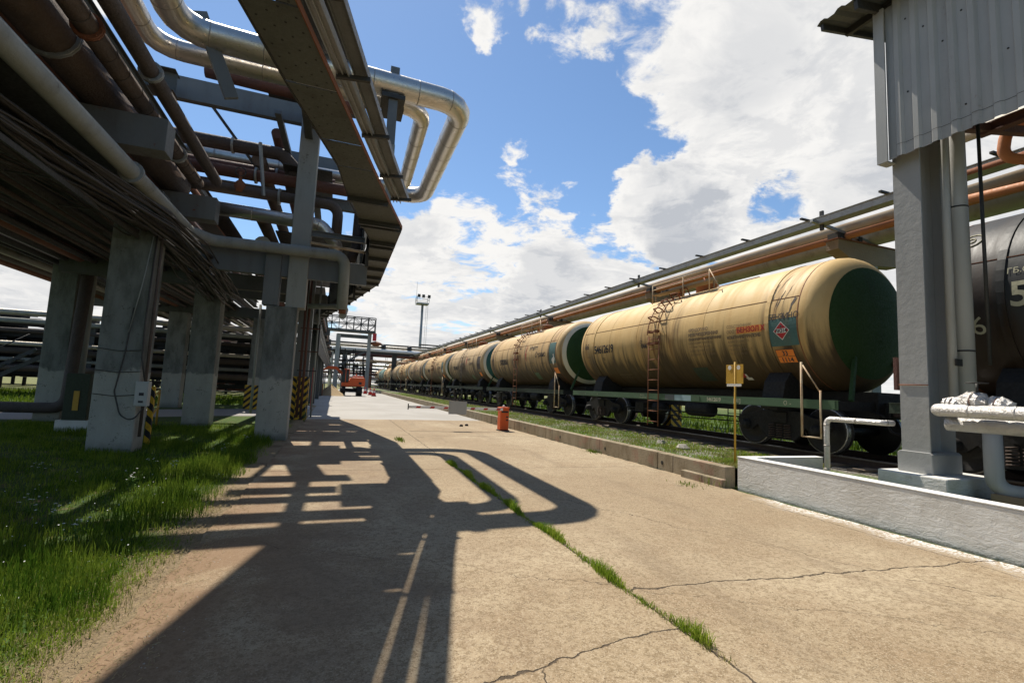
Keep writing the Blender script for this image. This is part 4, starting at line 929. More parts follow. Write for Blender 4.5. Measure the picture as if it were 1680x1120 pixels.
# sheet lap: lower sheet shows 2 mm proud under a thin dark joint
m = MB(); z1 = 5.62; m.v = [(X-d-.003, yy, z1-.006) for yy, d in prof] + [(X-d-.003, yy, z1) for yy, d in prof]
for k in range(2, n-1): m.face((k, k+1, n+k+1, n+k))
m.build('sheet_lap', 'black_paint', t)
m = MB(); m.box(7.835, 7.86, 4.845, 5.0, 5.40, 7.98); m.box(7.8605, 8.05, 4.985, 5.0, 5.40, 7.98); m.box(7.84, 8.05, 4.86, 4.98, 5.395, 5.42)
m.build('corner_trim', 'clad', t)
m = MB()
for k, (yy, zz) in enumerate([(4.72, 7.6), (4.72, 6.4), (4.48, 7.3), (4.25, 6.9), (4.02, 5.8), (3.9, 7.2), (3.55, 6.3), (3.3, 7.0), (3.1, 5.9), (2.8, 6.7)]):
    yb_ = 4.86-round((4.86-yy)/per)*per-.06
    m.lathe([(0, .008), (.012, .006), (.014, 0)], (X-.001, yb_, zz), (-1, 0, 0), 8)
m.build('screw', 'steel_dark', t)['kind'] = 'stuff'
m = MB(); rp = []; y = 5.56; 
while y > -9:
    rp += [(y, 0), (y-.06, .045), (y-.13, .045), (y-.19, 0)]; y -= .30
m.v = [(7.30, yy, 8.02+d) for yy, d in rp] + [(14.5, yy, 9.3+d) for yy, d in rp]; n = len(rp)
for k in range(n-1): m.face((k, k+1, n+k+1, n+k))
m.v += [(7.30, yy, 8.01+d) for yy, d in rp] + [(14.5, yy, 9.29+d) for yy, d in rp]
for k in range(n-1): m.face((2*n+k, 3*n+k, 3*n+k+1, 2*n+k+1))
m.build('roof', 'tray_plate', t)
m = MB(); m.bar((7.34, 5.50, 7.96), (14.4, 5.50, 9.22), .05, .10); m.bar((7.34, 4.93, 7.93), (14.4, 4.93, 9.19), .06, .14); m.bar((7.93, 5.5, 8.04), (7.93, -8, 8.04), .06, .12, m=0); m.build('rafter', 'steel_dark', t)
# red-brown beams and pipes under the shed
m = MB(); t = thing('shed_beam', (8.9, 4.9, 6.0), 'dark red steel beam under the shed seen right of the column', 'beam')
m.ibeam((9.3, 4.4, 5.98), (9.3, -8, 5.98), .14, .16); m.build('beam', 'rust_red', t)
MB().bar((8.0, 4.3, 5.75), (12.5, 4.3, 6.6), .12, .12).build('cross_beam', 'rust_red', t)
pipe('hanger_rod', [(8.8, 4.17, 5.9), (8.8, 4.17, 2.25)], .024, 'steel_dark', 'thin dark vertical rod hanging in front of the dark grey tank', seg=8)
pipe('loop_pipe', [(10.4, 2.0, 6.55), (10.4, 4.55, 6.35), (10.4, 4.62, 5.9), (10.9, 4.05, 5.65), (11.2, 4.25, 5.55), (11.2, 6.5, 5.7)], .085, 'orange_brown', 'orange-brown looped pipe under the shed at the right edge', bend=.2, seg=12)
pipe('shed_pipe', [(11.6, 7, 7.1), (11.6, -6, 7.1)], .13, 'alu_dull', 'pale insulated pipe directly under the shed cladding edge', seg=14)
pipe('shed_pipe', [(10.8, 6, 6.0), (10.8, -6, 6.0)], .05, 'rust', 'thin rusty pipe below the dark red beam at the right edge', seg=10)

# ------------------------------------------------------------------ lamp mast
t = thing('lamp_mast', (21.5, 130, .3), 'tall thin steel floodlight mast with platform beyond the tank wagons', 'lamp mast')
MB().tube([(20.6, 130, .3), (20.6, 130, 23.2)], [.42, .32], 12).build('pole', 'galv', t)
MB().box(18.9, 22.1, 128.5, 131.5, 23.2, 23.55).build('platform', 'galv', t)
m = MB()
for x in (18.9, 22.1):
    for y in (128.5, 131.5): m.tube([(x, y, 23.6), (x, y, 25.2)], .06, 5)
for z in (24.4, 25.2):
    P4 = [(18.9, 128.5, z), (22.1, 128.5, z), (22.1, 131.5, z), (18.9, 131.5, z), (18.9, 128.5, z)]
    for a, c in zip(P4[:-1], P4[1:]): m.tube([a, c], .05, 5)
m.tube([(19.0, 131, 23.6), (19.0, 131, 29.5)], .04, 4)
m.build('railing', 'galv', t)
for x in (19.3, 20.5, 22.0):
    f = MB().box(x-.35, x+.35, 128.2, 128.7, 24.9, 25.7).build('floodlight', 'steel_dark', t)
m = MB()
for x in (21.6, 22.1): m.tube([(x, 130, .3), (x, 130, 23.2)], .03, 4)
for k in range(40): m.tube([(21.6, 130, .8+k*.57), (22.1, 130, .8+k*.57)], .025, 4)
m.build('ladder', 'galv', t)

# ------------------------------------------------------------------ excavator at the far end of the road
ex = thing('excavator', (3.4, 58.5, 0), 'orange excavator with folded boom parked at the far end of the road', 'excavator')
EY = 58.5
for xx in (.58, 2.38):
    tr = MB(); o2 = [(3.6, .10), (5.0, .10), (5.42, .30), (5.52, .60), (5.35, .90), (4.9, 1.0), (2.3, 1.0), (1.85, .90), (1.68, .60), (1.8, .30), (2.2, .10)]
    tr.slab([(a+55.7, c) for a, c in o2], 'x', xx, xx+.56)
    for k in range(12):
        for z0 in (.04, 1.0): tr.box(xx-.02, xx+.58, 57.9+k*.22, 58.0+k*.22, z0+(.0 if z0 > .5 else 0), z0+.06)
    tr.build('track', 'black_grime', ex)
MB().box(2.4, 4.8, 57.5, 59.3, .45, .85).build('chassis', 'black_grime', ex)
m = MB(); m.slab([(2.6, 1.10), (5.95, 1.10), (6.1, 1.25), (6.1, 1.98), (5.9, 2.12), (3.6, 2.12), (3.3, 1.7), (2.6, 1.7)], 'y', 57.3, 59.6); m.build('body', 'orange_paint', ex, bevel=.06)
MB().box(4.05, 5.8, 57.6, 59.3, 2.125, 2.30).build('engine_cover', 'orange_paint', ex, bevel=.04)
MB().slab([(5.0, 1.35), (5.5, 1.35), (5.5, 1.6), (5.0, 1.6)], 'y', 57.27, 57.295).build('grille', 'black_paint', ex)
m = MB(); m.slab([(1.95, 1.0), (3.25, 1.0), (3.25, 3.05), (2.35, 3.05), (1.95, 2.3)], 'y', 57.3, 58.35); cb = m.build('cab', 'black_paint', ex, bevel=.04)
for a in ([(2.05, 1.75), (2.55, 1.75), (2.55, 2.6), (2.4, 2.6), (2.05, 2.15)], [(2.68, 1.6), (3.12, 1.6), (3.12, 2.65), (2.68, 2.65)]): MB().slab(a, 'y', 57.28, 57.297).build('window', 'glass', cb)
m = MB(); m.bar((3.22, 57.26, 1.0), (3.22, 57.26, 3.05), .10, .03, (0, 1, 0)); m.bar((2.62, 57.26, 1.0), (2.62, 57.26, 3.0), .10, .03, (0, 1, 0)); m.bar((2.3, 57.26, 3.02), (3.25, 57.26, 3.02), .03, .10); m.bar((1.95, 57.27, 1.25), (3.25, 57.27, 1.25), .03, .5, (0, 0, 1)); m.build('door_panel', 'orange_paint', cb)
m = MB(); m.slab([(2.6, 1.5), (2.5, 2.0), (.9, 2.95), (-.5, 3.00), (-1.9, 2.55), (-1.85, 2.75), (-.5, 3.32), (1.0, 3.28), (2.9, 2.2), (3.0, 1.5)], 'y', 58.5, 58.9); m.build('boom', 'orange_paint', ex)
m = MB(); m.slab([(-1.3, 3.1), (-1.75, 3.0), (-2.35, 1.3), (-2.2, .95), (-1.95, 1.0), (-1.5, 2.35)], 'y', 58.52, 58.88); m.build('arm', 'orange_paint', ex)
m = MB(); m.slab([(-2.4, 1.25), (-1.9, 1.1), (-1.75, .65), (-2.0, .30), (-2.5, .42), (-2.75, .85)], 'y', 58.2, 59.2); m.build('bucket', 'rust', ex)
m = MB(); m.tube([(1.9, 58.45, 1.6), (.6, 58.45, 2.9)], .08, 8); m.tube([(.3, 58.7, 3.35), (-1.4, 58.7, 3.15)], .07, 8); m.build('hydraulic_ram', 'galv', ex)
MB().lathe([(0, .0), (.09, 0), (.10, .18), (0, .26)], (4.5, 58.0, 2.30), (0, 0, 1), 10).build('beacon', 'orange_paint', ex)
for o in ex.children_recursive:
    if not o.name.startswith('track'):
        for v in o.data.vertices: v.co.x = ((v.co.x+3.4)-1.7)*.62+.5-3.4; v.co.y += .9
# sand heap and timber box beside the digger
m = MB(); m.lathe([(0, 1.15), (.5, .85), (1.1, .35), (1.7, 0)], (-.4, 57.5, 0), (0, 0, 1), 16); m.v = [(a+random.uniform(-.12, .12), c+random.uniform(-.12, .12), max(0, d+random.uniform(-.06, .06))) for a, c, d in m.v]
tag(m.build('sand_heap', 'sand'), 'yellow sand heap left of the excavator', 'heap')
t = thing('timber_bin', (-3.0, 56, 0), 'brown timber bin in the shade below the excavator bucket', 'bin')
MB().box(-5.2, -1.2, 55.8, 55.9, 0, 1.25).build('front_board', 'rust', t); MB().box(-1.3, -1.2, 55.9, 58, 0, 1.25).build('side_board', 'rust', t); MB().box(-5.2, -5.1, 55.9, 58, 0, 1.25).build('side_board', 'rust', t)
t = thing('corrugated_fence', (-3, 60, 0), 'pale corrugated fence panel behind the timber bin', 'fence')
m = MB(); 
for k in range(26): m.box(-5.2+k*.16, -5.08+k*.16, 60+(k % 2)*.03, 60.05+(k % 2)*.03, .3, 2.5)
m.build('panel', 'galv', t); MB().box(-5.3, -1, 60.09, 60.15, 2.3, 2.4).build('rail', 'steel_dark', t)
tag(MB().box(-1.20, -1.12, 28.9, 29.0, 0, 2.3).build('red_post', 'red_paint'), 'thin red post at the left edge of the grey road', 'post')
tag(MB().box(-1.75, -1.2, 28.8, 29.2, 0, .18).build('white_stone', 'white_paint'), 'small white block at the foot of the red post', 'block')

# ------------------------------------------------------------------ pipe bridge across the far end
def lattice(name, x0, x1, y0, y1, z0, z1, lab, mat='steel_dark', cat='lattice frame', nx=6, nz=2, group=None):
    t = thing(name, ((x0+x1)/2, y0, z0), lab, cat, group)
    for yy in (y0, y1):
        m = MB()
        for k in range(nx+1):
            x = x0+(x1-x0)*k/nx; m.bar((x, yy, z0), (x, yy, z1), .12, .12, (1, 0, 0))
        for k in range(nz+1):
            z = z0+(z1-z0)*k/nz; m.bar((x0, yy, z), (x1, yy, z), .14, .14)
        for k in range(nx):
            for j in range(nz):
                xa = x0+(x1-x0)*k/nx; xb = x0+(x1-x0)*(k+1)/nx; za = z0+(z1-z0)*j/nz; zb_ = z0+(z1-z0)*(j+1)/nz
                m.bar((xa, yy, za) if (k+j) % 2 else (xa, yy, zb_), (xb, yy, zb_) if (k+j) % 2 else (xb, yy, za), .07, .07)
        m.build('frame', mat, t)
    return t
YB = 88
pipe('bridge_pipe', [(-.9, YB-1, .0), (-.9, YB-1, 7.25), (38, YB-1, 7.25)], .30, 'white_paint', 'front silver pipe crossing the road end with a leg down at its left', bend=.5, seg=14)
pipe('bridge_pipe', [(-12, YB+.6, 7.95), (38, YB+.6, 7.95)], .26, 'alu_dull', 'upper silver pipe crossing behind the front one at the road end')
pipe('bridge_pipe', [(3, YB+2, 6.5), (38, YB+2, 6.5)], .26, 'rust_red', 'dark red pipe under the silver ones on the far pipe bridge')
pipe('bridge_pipe', [(3, YB-.4, 5.35), (38, YB-.4, 5.35)], .24, 'ochre_pipe', 'ochre pipe hanging below the far pipe bridge')
pipe('bridge_pipe', [(-8, YB+3, 8.6), (38, YB+3, 8.6)], .16, 'black_paint', 'thin black pipe on top of the far pipe bridge')
pipe('bridge_pipe', [(14, YB+1.5, 9.0), (38, YB+1.5, 9.0)], .13, 'black_paint', 'short thin black pipe topmost on the far pipe bridge near the mast')
t = thing('pipe_bridge', (12, YB, 0), 'steel pipe bridge on columns across the far end of the road', 'pipe bridge')
m = MB(); m.ibeam((-2, YB-1.4, 6.8), (38, YB-1.4, 6.8), .2, .3); m.ibeam((-2, YB+3.4, 6.8), (38, YB+3.4, 6.8), .2, .3); m.build('girder', 'steel_dark', t)
for x in (1.2, 9.5, 14.5, 20, 26, 32):
    MB().box(x-.4, x+.4, YB-.9, YB-.4, 0, 6.6).build('column', 'pale_paint' if x < 9 else 'steel_dark', t)
for x, z in ((7.5, 8.9), (12.0, 8.6), (16.4, 8.8)):
    MB().lathe([(0, 0), (.3, 0), (.5, .3), (.35, .8), (0, .85)], (x, YB-.8, 7.5), (0, 0, 1), 8).build('valve', 'black_paint', t)
lattice('lattice_walkway', -3.6, 5.7, YB-4, YB-2, 10.2, 12.4, 'lattice walkway with railings above the excavator at the road end', nx=8, nz=2)
t = thing('walkway_tower', (4.9, YB-3, 0), 'steel and concrete tower under the lattice walkway at the road end', 'tower')
MB().box(4.6, 5.2, YB-3.4, YB-2.9, 0, 10.0).build('column', 'pale_paint', t); MB().box(-.4, .3, YB-3.4, YB-2.9, 0, 9.4).build('column', 'pale_paint', t)
m = MB(); m.bar((.3, YB-3, 4.2), (4.4, YB-3, 6.8), .25, .3); m.box(-.3, 4.7, YB-3.3, YB-3, 8.9, 9.5); m.box(-4, 5.8, YB-4.1, YB-1.9, 9.9, 10.15); m.build('brace', 'grey_paint', t)
m = MB()
for k in range(70):
    x = random.uniform(-1.5, 5.0); z = random.uniform(2.5, 6.6); q = random.random()
    if q < .5: m.box(x, x+random.uniform(.6, 2.6), YB-2+random.uniform(0, 4), YB-1.9+4.0, z, z+random.uniform(.08, .22))
    else: m.box(x, x+.15, YB-2, YB-1.8, z-1, z+1)
m.build('pipework', 'black_grime', t)['kind'] = 'stuff'
MB().box(5.35, 5.95, YB-4.2, YB-3.9, 8.6, 9.85).build('red_panel', 'diamond_red', t)
t = thing('vent_hood', (5.9, YB-3, 8.1), 'brown conical hood beside the crimson panel at the road end', 'hood'); MB().lathe([(.3, 0), (1.1, .35), (.9, .6), (.2, .8), (0, .8)], (6.0, YB-3, 7.8), (0, 0, 1), 10).build('cone', 'rust', t)
for i, (y, z0, z1, nx) in enumerate([(118, .2, 5.0, 7), (150, .2, 7.0, 9), (185, .2, 11.5, 8)]):
    lattice('refinery_frame', 4-(i*3), 42+i*4, y, y+6, z0, z1, ['low refinery pipe frame just beyond the pipe bridge', 'middle refinery frame beyond the pipe bridge', 'tallest and farthest refinery frame beyond the pipe bridge'][i], nx=nx, nz=3, group='refinery frames in the distance')
    for k in range(4):
        z = z0+.9+(z1-z0-1)*k/3
        pipe('distant_pipe', [(-6-(i*3), y-.5, z), (44+i*4, y-.5, z)], .22, ['alu', 'alu_dull', 'rust_red', 'alu'][(k+i) % 4], 'pale distant pipe on the %s refinery frame beyond the bridge' % ['nearest', 'middle', 'farthest'][i], group='pipes on the distant refinery frames')
for i, x in enumerate((7.2, 14)):
    tag(MB().tube([(x, 112, 0), (x, 112, 9.5)], .35, 10).build('stack', 'rust_red'), 'dark red vertical vessel leg beyond the pipe bridge, %s of two' % ('left' if i == 0 else 'right'), 'stack')
# ------------------------------------------------------------------ left: columns of the big pipe rack
def column(x0, x1, y0, y1, h, lab, up=None, mat='column', foot=None):
    t = thing('rack_column', ((x0+x1)/2, (y0+y1)/2, 0), lab, 'column', 'columns carrying the pipe rack')
    MB().box(x0, x1, y0, y1, -.05, h).build('shaft', mat, t, bevel=.02)
    if up: MB().box(up[0], up[1], y0+.06, y1-.06, h+.002, up[2]).build('upper_shaft', 'upper_lit_paint', t, bevel=.015)
    return t
c1 = column(-1.86, -1.10, 14.08, 14.66, 3.52, 'thick grey-white column nearest the drive with whitewashed foot, standing in the grass edge', (-1.42, -.93, 9.2))
MB().box(-1.98, -1.60, 14.12, 14.5, 3.54, 4.95).build('bracket_post', 'blue_grey', c1)
c2 = column(-4.48, -3.72, 11.8, 12.4, 4.92, 'massive grey column with a junction box on its side, left of the drive')
column(-4.42, -3.66, 17.8, 18.4, 4.4, 'grey column behind the junction box column, standing in deep shade')
c3 = column(-8.52, -7.86, 18.8, 19.4, 5.6, 'far left grey column with a pale pipe up its side')
column(-7.75, -6.95, 27.3, 27.9, 4.6, 'pale lit column far behind between two grey columns')
column(-4.1, -3.45, 27.2, 27.8, 4.6, 'grey column behind the left black and yellow guard')
column(-1.62, -1.08, 21.7, 22.2, 6.3, 'grey column behind the red pipes at the edge of the drive', mat='blue_grey')
column(-11.9, -11.2, 27.3, 27.9, 4.6, 'shaded column far back on the left beyond the side road')
for i, y in enumerate((36, 45, 54, 64)):
    if i < 3: column(-1.75, -1.25, y, y+.5, 4.7, 'column of the far row at the left side of the road, %s from the camera' % ('first', 'second', 'third', 'fourth')[i], mat='grey_paint')
    column(-4.2, -3.6, y, y+.6, 4.7, 'column of the far inner row under the rack, %s from the camera' % ('first', 'second', 'third', 'fourth')[i], mat='grey_paint')
pipe('riser_pipe', [(-14, 18.35, .42), (-7.62, 18.5, .42), (-7.50, 18.6, 5.6)], .16, 'wrap_dark', 'dark pipe lying above the grass and turning up beside the far left column', bend=.35, seg=14)
pipe('riser_pipe', [(-7.62, 19.1, .2), (-7.62, 19.1, 5.6)], .13, 'pale_paint', 'pale upright pipe against the far left column', seg=14)
# junction box, cables on the second column
t = thing('junction_box', (-3.6, 11.6, .9), 'pale grey junction box fixed to the side of the massive column', 'junction box')
MB().box(-3.72, -3.50, 11.62, 11.80, .93, 1.42).build('case', 'clad', t, bevel=.008); MB().box(-3.70, -3.52, 11.608, 11.618, .95, 1.40).build('door', 'clad', t, bevel=.004)
MB().box(-3.64, -3.56, 11.600, 11.606, 1.14, 1.20).build('sign', 'ink', t)
MB().box(-3.64, -3.56, 11.600, 11.606, 1.00, 1.04).build('sign', 'ink', t)
def cable(pts, r, lab, mat='cable', bend=.2): return pipe('cable', pts, r, mat, lab, bend=bend, seg=6, cat='cable')
cable([(-3.95, 11.77, 2.9), (-4.0, 11.76, 2.0), (-4.1, 11.75, 1.2), (-3.95, 11.7, .75), (-3.7, 11.6, .62), (-3.55, 11.6, .9)], .014, 'thin black cable looping down the front of the massive column')
cable([(-3.70, 11.78, 4.6), (-3.72, 11.74, 2.6), (-3.70, 11.72, 1.9), (-3.60, 11.7, 1.45)], .018, 'black cable running down the corner into the junction box')
cable([(-3.71, 11.76, 4.9), (-3.85, 11.76, 3.4), (-3.98, 11.75, 2.4)], .010, 'pale thin wire slanting down the massive column', 'galv')
for z in (1.15, 1.62, 2.05):
    cable([(-4.49, 11.78, z), (-4.1, 11.77, z-.04), (-3.70, 11.78, z)], .009, 'dark tie wire around the massive column at about %s height' % {1.15: 'knee', 1.62: 'waist', 2.05: 'head'}[z])
pipe('corner_conduit', [(-3.66, 11.95, .3), (-3.66, 11.95, 4.9)], .03, 'wrap_brown', 'rusty conduit up the right side of the massive column', seg=8)
pipe('conduit', [(-3.02, 21.4, .2), (-3.02, 21.4, 4.5)], .05, 'pale_paint', 'pale vertical conduit in the shade under the rack', seg=8)

# guards
t = thing('striped_guard', (-1.2, 21.3, 0), 'tall black and yellow striped guard around the column by the drive', 'column guard')
MB().box(-1.44, -1.04, 21.25, 21.30, 0, 1.72).build('front_plate', 'stripes_back', t); MB().box(-1.6, -1.45, 21.3, 21.7, 0, 1.72).build('side_plate', 'stripes', t); MB().box(-1.03, -.99, 21.28, 21.66, 0, 1.72).build('side_plate', 'stripes', t)
t = thing('striped_guard', (-3.8, 26.9, 0), 'wide low black and yellow striped guard plate in the shade under the rack', 'column guard')
MB().box(-4.15, -3.45, 26.9, 26.96, .05, 1.22).build('front_plate', 'stripes_back', t)
# red pipes by the guard
for i, (x, y, m_) in enumerate([(-1.30, 20.4, 'rust_red'), (-1.16, 20.35, 'rust_red'), (-.80, 20.45, 'pale_paint')]):
    pipe('fire_pipe' if i < 2 else 'thin_pipe', [(x, y, .15), (x, y, 6.2)], .05 if i < 2 else .035, m_, ['left dark red upright pipe beside the column by the drive', 'right dark red upright pipe beside the column by the drive', 'thin pale upright pipe right of the red ones'][i], seg=10)
m = MB(); t = thing('pipe_clamp_frame', (-1.1, 20.4, 2), 'dark red clamp rails tying the upright pipes together', 'clamp frame')
for z in (1.95, 2.7, 3.6, 4.5): MB().bar((-1.42, 20.36, z), (-.72, 20.36, z), .03, .04).build('rail', 'rust_red' if z > 2 else 'black_paint', t)
# yellow railing and cabinet behind
t = thing('yellow_railing', (-3.3, 14.6, 0), 'yellow safety railing half hidden behind the massive column', 'railing')
MB().box(-3.86, -3.76, 12.9, 12.98, 0, 1.30).build('post', 'stripes', t); MB().tube([(-3.8, 12.95, 1.05), (-5.0, 17.6, 1.05)], .025, 6).build('rail', 'yellow_paint', t); MB().tube([(-3.8, 12.95, .6), (-5.0, 17.6, .6)], .025, 6).build('rail', 'yellow_paint', t); MB().tube([(-5.0, 17.6, 0), (-5.0, 17.6, 1.1)], .03, 6).build('post', 'yellow_paint', t)
M['olive'] = worn('olive', (0.035, 0.045, 0.025), (0.02, 0.022, 0.014), (0.08, 0.06, 0.03), 0.7)
t = thing('pump_cabinet', (-6.6, 16.2, 0), 'olive cabinet with a yellow panel on a concrete block behind the massive column', 'cabinet')
MB().box(-6.6, -5.9, 15.6, 16.1, 0, .30).build('base', 'plaster', t); MB().box(-6.5, -6.0, 15.65, 16.05, .302, 1.5).build('case', 'olive', t, bevel=.01); MB().box(-6.30, -6.18, 15.63, 15.645, .55, 1.05).build('panel', 'yellow_paint', t)

# ------------------------------------------------------------------ beams
def beam(a, c, w, h, mat, lab, kind='box', group=None):
    m = MB(); (m.ibeam(a, c, w, h) if kind == 'i' else m.bar(a, c, w, h))
    o = m.build('rack_beam', mat, loc=a, bevel=.008 if kind == 'box' else 0); return tag(o, lab, 'beam', group)
beam((-6.0, 10.2, 5.86), (-3.18, 10.2, 5.86), .42, .60, 'beam_spotted', 'rust-spotted box beam end high above the massive column, upper of two')
beam((-6.0, 14.2, 5.86), (-3.22, 14.2, 5.86), .42, .60, 'beam_spotted', 'rust-spotted box beam end right of the massive column, lower of two')
beam((-9.0, 12.1, 5.18), (-3.72, 12.1, 5.18), .5, .50, 'grey_paint', 'grey concrete cap beam on top of the massive column')
beam((-4.1, 14.35, 4.66), (.62, 14.35, 4.66), .16, .60, 'blue_grey', 'blue-grey cross beam at the nearest column under the pale pipe')
beam((-1.0, 14.3, 5.66), (1.05, 14.3, 5.66), .12, .16, 'blue_grey', 'thin bracket beam from the nearest column to the cable gallery', 'i')
beam((-.95, 14.3, 5.40), (.9, 14.3, 5.30), .08, .06, 'ochre_pipe', 'thin ochre strut under the bracket beam to the cable gallery')
beam((-5.0, 14.3, 9.02), (-.55, 14.3, 9.02), .20, .60, 'blue_grey', 'topmost blue-grey cross beam against the sky', 'box')
beam((-5.6, 17.0, 8.82), (-.30, 17.0, 8.82), .20, .50, 'blue_grey', 'second blue-grey cross beam against the sky behind the topmost one')
beam((-6.5, 15.9, 7.15), (.4, 15.9, 7.15), .2, .34, 'blue_grey', 'blue-grey cross beam between the rusty pipes behind the nearest column')
beam((-8.0, 18.1, 4.75), (-1.2, 18.1, 4.75), .3, .5, 'grey_paint', 'dark grey cross beam over the second row of columns')
beam((-14, 19.1, 5.75), (-7.0, 19.1, 5.75), .4, .5, 'grey_paint', 'dark grey cross beam over the far left column')
beam((-12, 27.6, 4.85), (-1.0, 27.6, 4.85), .4, .5, 'grey_paint', 'cross beam over the far row of columns')
for i, y in enumerate((22, 36.3, 45.3, 54.3, 64.3)):
    beam((-4.4, y, 5.0), (-.6, y, 5.0), .3, .45, 'grey_paint', 'cross beam of the far rack under the cable gallery, %s from the camera' % ('first', 'second', 'third', 'fourth', 'fifth')[i])
beam((-5.0, 13.6, 8.75), (-4.25, 13.6, 8.75), .4, .55, 'grey_paint', 'short flanged beam stub at the left end of the topmost cross beam', 'i')
# longitudinal stringers
for i, (x, z, w_) in enumerate([(-4.75, 5.9, .25), (-1.2, 8.45, .2), (-5.2, 8.45, .2), (-7.9, 6.1, .3)]):
    beam((x, 8 if x > -2 else -6, z) if x > -7 else (x, 5, z), (x, 32, z), w_, .34, 'grey_paint', ['long grey stringer over the column row left of the drive', 'long grey stringer high above the nearest column', 'long grey stringer high on the left rack', 'long grey stringer over the far left column'][i], 'i')
# slanted channels rising between the silver pipes
beam((-3.12, 10.75, 8.85), (-2.45, 10.95, 7.3), .10, .26, 'blue_grey', 'slanted steel channel crossing the silver pipes, upper left')
beam((-2.0, 13.9, 8.75), (-1.75, 16.8, 8.2), .16, .12, 'blue_grey', 'short steel channel between the two sky cross beams')
beam((-2.38, 14.1, 7.9), (-2.2, 14.25, 6.5), .07, .07, 'galv', 'thin pale steel hanger below the topmost cross beam')
beam((-4.2, 15.2, 9.6), (-2.6, 15.6, 7.7), .07, .07, 'steel_dark', 'thin dark brace against the blue sky below the silver pipes')

# ------------------------------------------------------------------ pipes of the rack
pipe('silver_loop_pipe', [(-3.45, -8, 8.45), (-3.45, 10.8, 8.45), (2.45, 11.05, 8.45), (2.52, 17.35, 8.45), (-6, 17.45, 8.45)], .27, 'alu', 'big outer silver insulated pipe looping out over the drive', bend=.62, seg=24, joints=.95, jmat='alu_joint', n=4)
pipe('silver_loop_pipe', [(-4.10, -8, 8.42), (-4.10, 11.55, 8.42), (1.58, 11.62, 8.42), (1.72, 16.75, 8.42), (-6, 16.8, 8.42)], .205, 'alu', 'smaller inner silver pipe nested inside the big silver loop', bend=.55, seg=20, joints=.9, jmat='alu_joint', n=4)
pipe('pale_pipe', [(-3.6, -6, 5.05), (-3.6, 13.4, 5.05), (-3.2, 13.95, 5.02), (0.0, 13.95, 5.05), (0.02, 13.95, 3.55)], .145, 'pale_paint', 'pale grey pipe bending right at the massive column and turning down past the nearest column', bend=.28, seg=18)
pipe('lagged_pipe', [(-4.3, -6, 6.49), (-4.3, 14.6, 6.49)], .33, 'wrap_brown', 'fat dark brown lagged pipe resting on both rust-spotted box beams', seg=20)
pipe('lagged_pipe', [(-3.66, -6, 6.42), (-3.66, 13.9, 6.42)], .15, 'wrap_brown', 'cloth-wrapped brown pipe running right of the fat lagged pipe', seg=14, joints=.5, jmat='wrap_dark')
pipe('lagged_pipe', [(-5.6, -6, 7.3), (-5.6, 22, 7.3)], .22, 'wrap_dark', 'dark lagged pipe high at the left edge', seg=16)
pipe('lagged_pipe', [(-6.6, -6, 6.4), (-6.6, 24, 6.4)], .30, 'wrap_dark', 'fat dark lagged pipe deep in the left rack', seg=16)
pipe('lagged_pipe', [(-3.25, -6, 6.55), (-3.25, 13.9, 6.55)], .13, 'wrap_dark', 'dark lagged pipe between the brown wrapped pipe and the silver pipes', bend=.2)
beam((-4.05, -6, 7.15), (-4.05, 14, 7.15), .14, .30, 'grey_paint', 'grey channel above the fat brown lagged pipe', 'i')
for i, (y, z, x1) in enumerate(((3.0, 7.6, -4.5), (5.4, 7.6, -4.5), (7.6, 6.0, -4.6), (4.4, 5.9, -4.6))):
    beam((-9.5, y, z), (x1, y, z), .16, .30, 'grey_paint', 'short grey cross beam high in the left rack, %s from the camera' % ('first', 'third', 'fourth', 'second')[i], 'i')
for i, (x, z, r, m_) in enumerate(((-5.0, 6.5, .16, 'wrap_brown'), (-5.5, 6.35, .12, 'rust_red'), (-6.0, 6.9, .2, 'wrap_dark'), (-4.75, 7.5, .10, 'rust'), (-6.9, 7.6, .26, 'wrap_brown'), (-8.2, 7.4, .2, 'wrap_dark'))):
    pipe('rack_pipe', [(x, -6, z), (x, 24, z)], r, m_, 'one of the dim parallel pipes in the shaded depth of the left rack', group='parallel pipes in the left rack', seg=12)
pipe('rusty_cross_pipe', [(-3.4, 12.6, 8.72), (.2, 12.6, 8.62)], .17, 'rust_red', 'rust-red lagged cross pipe just under the silver pipes')
# the dark cross pipes behind the nearest column
pipe('rusty_cross_pipe', [(-6.5, 15.5, 8.28), (-2.0, 15.5, 8.28), (-1.62, 15.5, 7.9), (-1.62, 15.5, 7.1)], .19, 'wrap_dark', 'rusty lagged cross pipe turning down beside the nearest column', bend=.35, seg=16)
pipe('rusty_cross_pipe', [(-6, 15.3, 7.42), (.3, 15.3, 7.42)], .17, 'rust_red', 'rust-red cross pipe behind the nearest column, upper')
pipe('rusty_cross_pipe', [(-6, 14.95, 6.78), (-.3, 14.95, 6.78), (-.3, 15.0, 5.9)], .15, 'wrap_brown', 'brown lagged cross pipe behind the nearest column, middle', bend=.3)
pipe('rusty_cross_pipe', [(-5, 16.3, 7.9), (-.5, 16.3, 7.9)], .20, 'rust_red', 'rust-red lagged cross pipe farther back under the silver loop')
pipe('silver_cross_pipe', [(-3.9, 14.9, 6.18), (-.75, 14.9, 6.12), (-.28, 14.95, 5.6), (-.28, 15.1, 4.9)], .19, 'alu', 'silver insulated cross pipe behind the nearest column', bend=.4, seg=18, joints=.9, jmat='alu_joint')
pipe('rusty_cross_pipe', [(-7, 18.9, 5.6), (-1.6, 18.9, 5.6)], .2, 'wrap_dark', 'dark cross pipe over the second column row')
pipe('elbow_pipe', [(.35, 17.4, 7.3), (.32, 16.2, 7.1), (.30, 15.9, 5.9), (.1, 15.7, 5.1)], .15, 'wrap_dark', 'black elbow pipe right of the nearest column top', bend=.3)
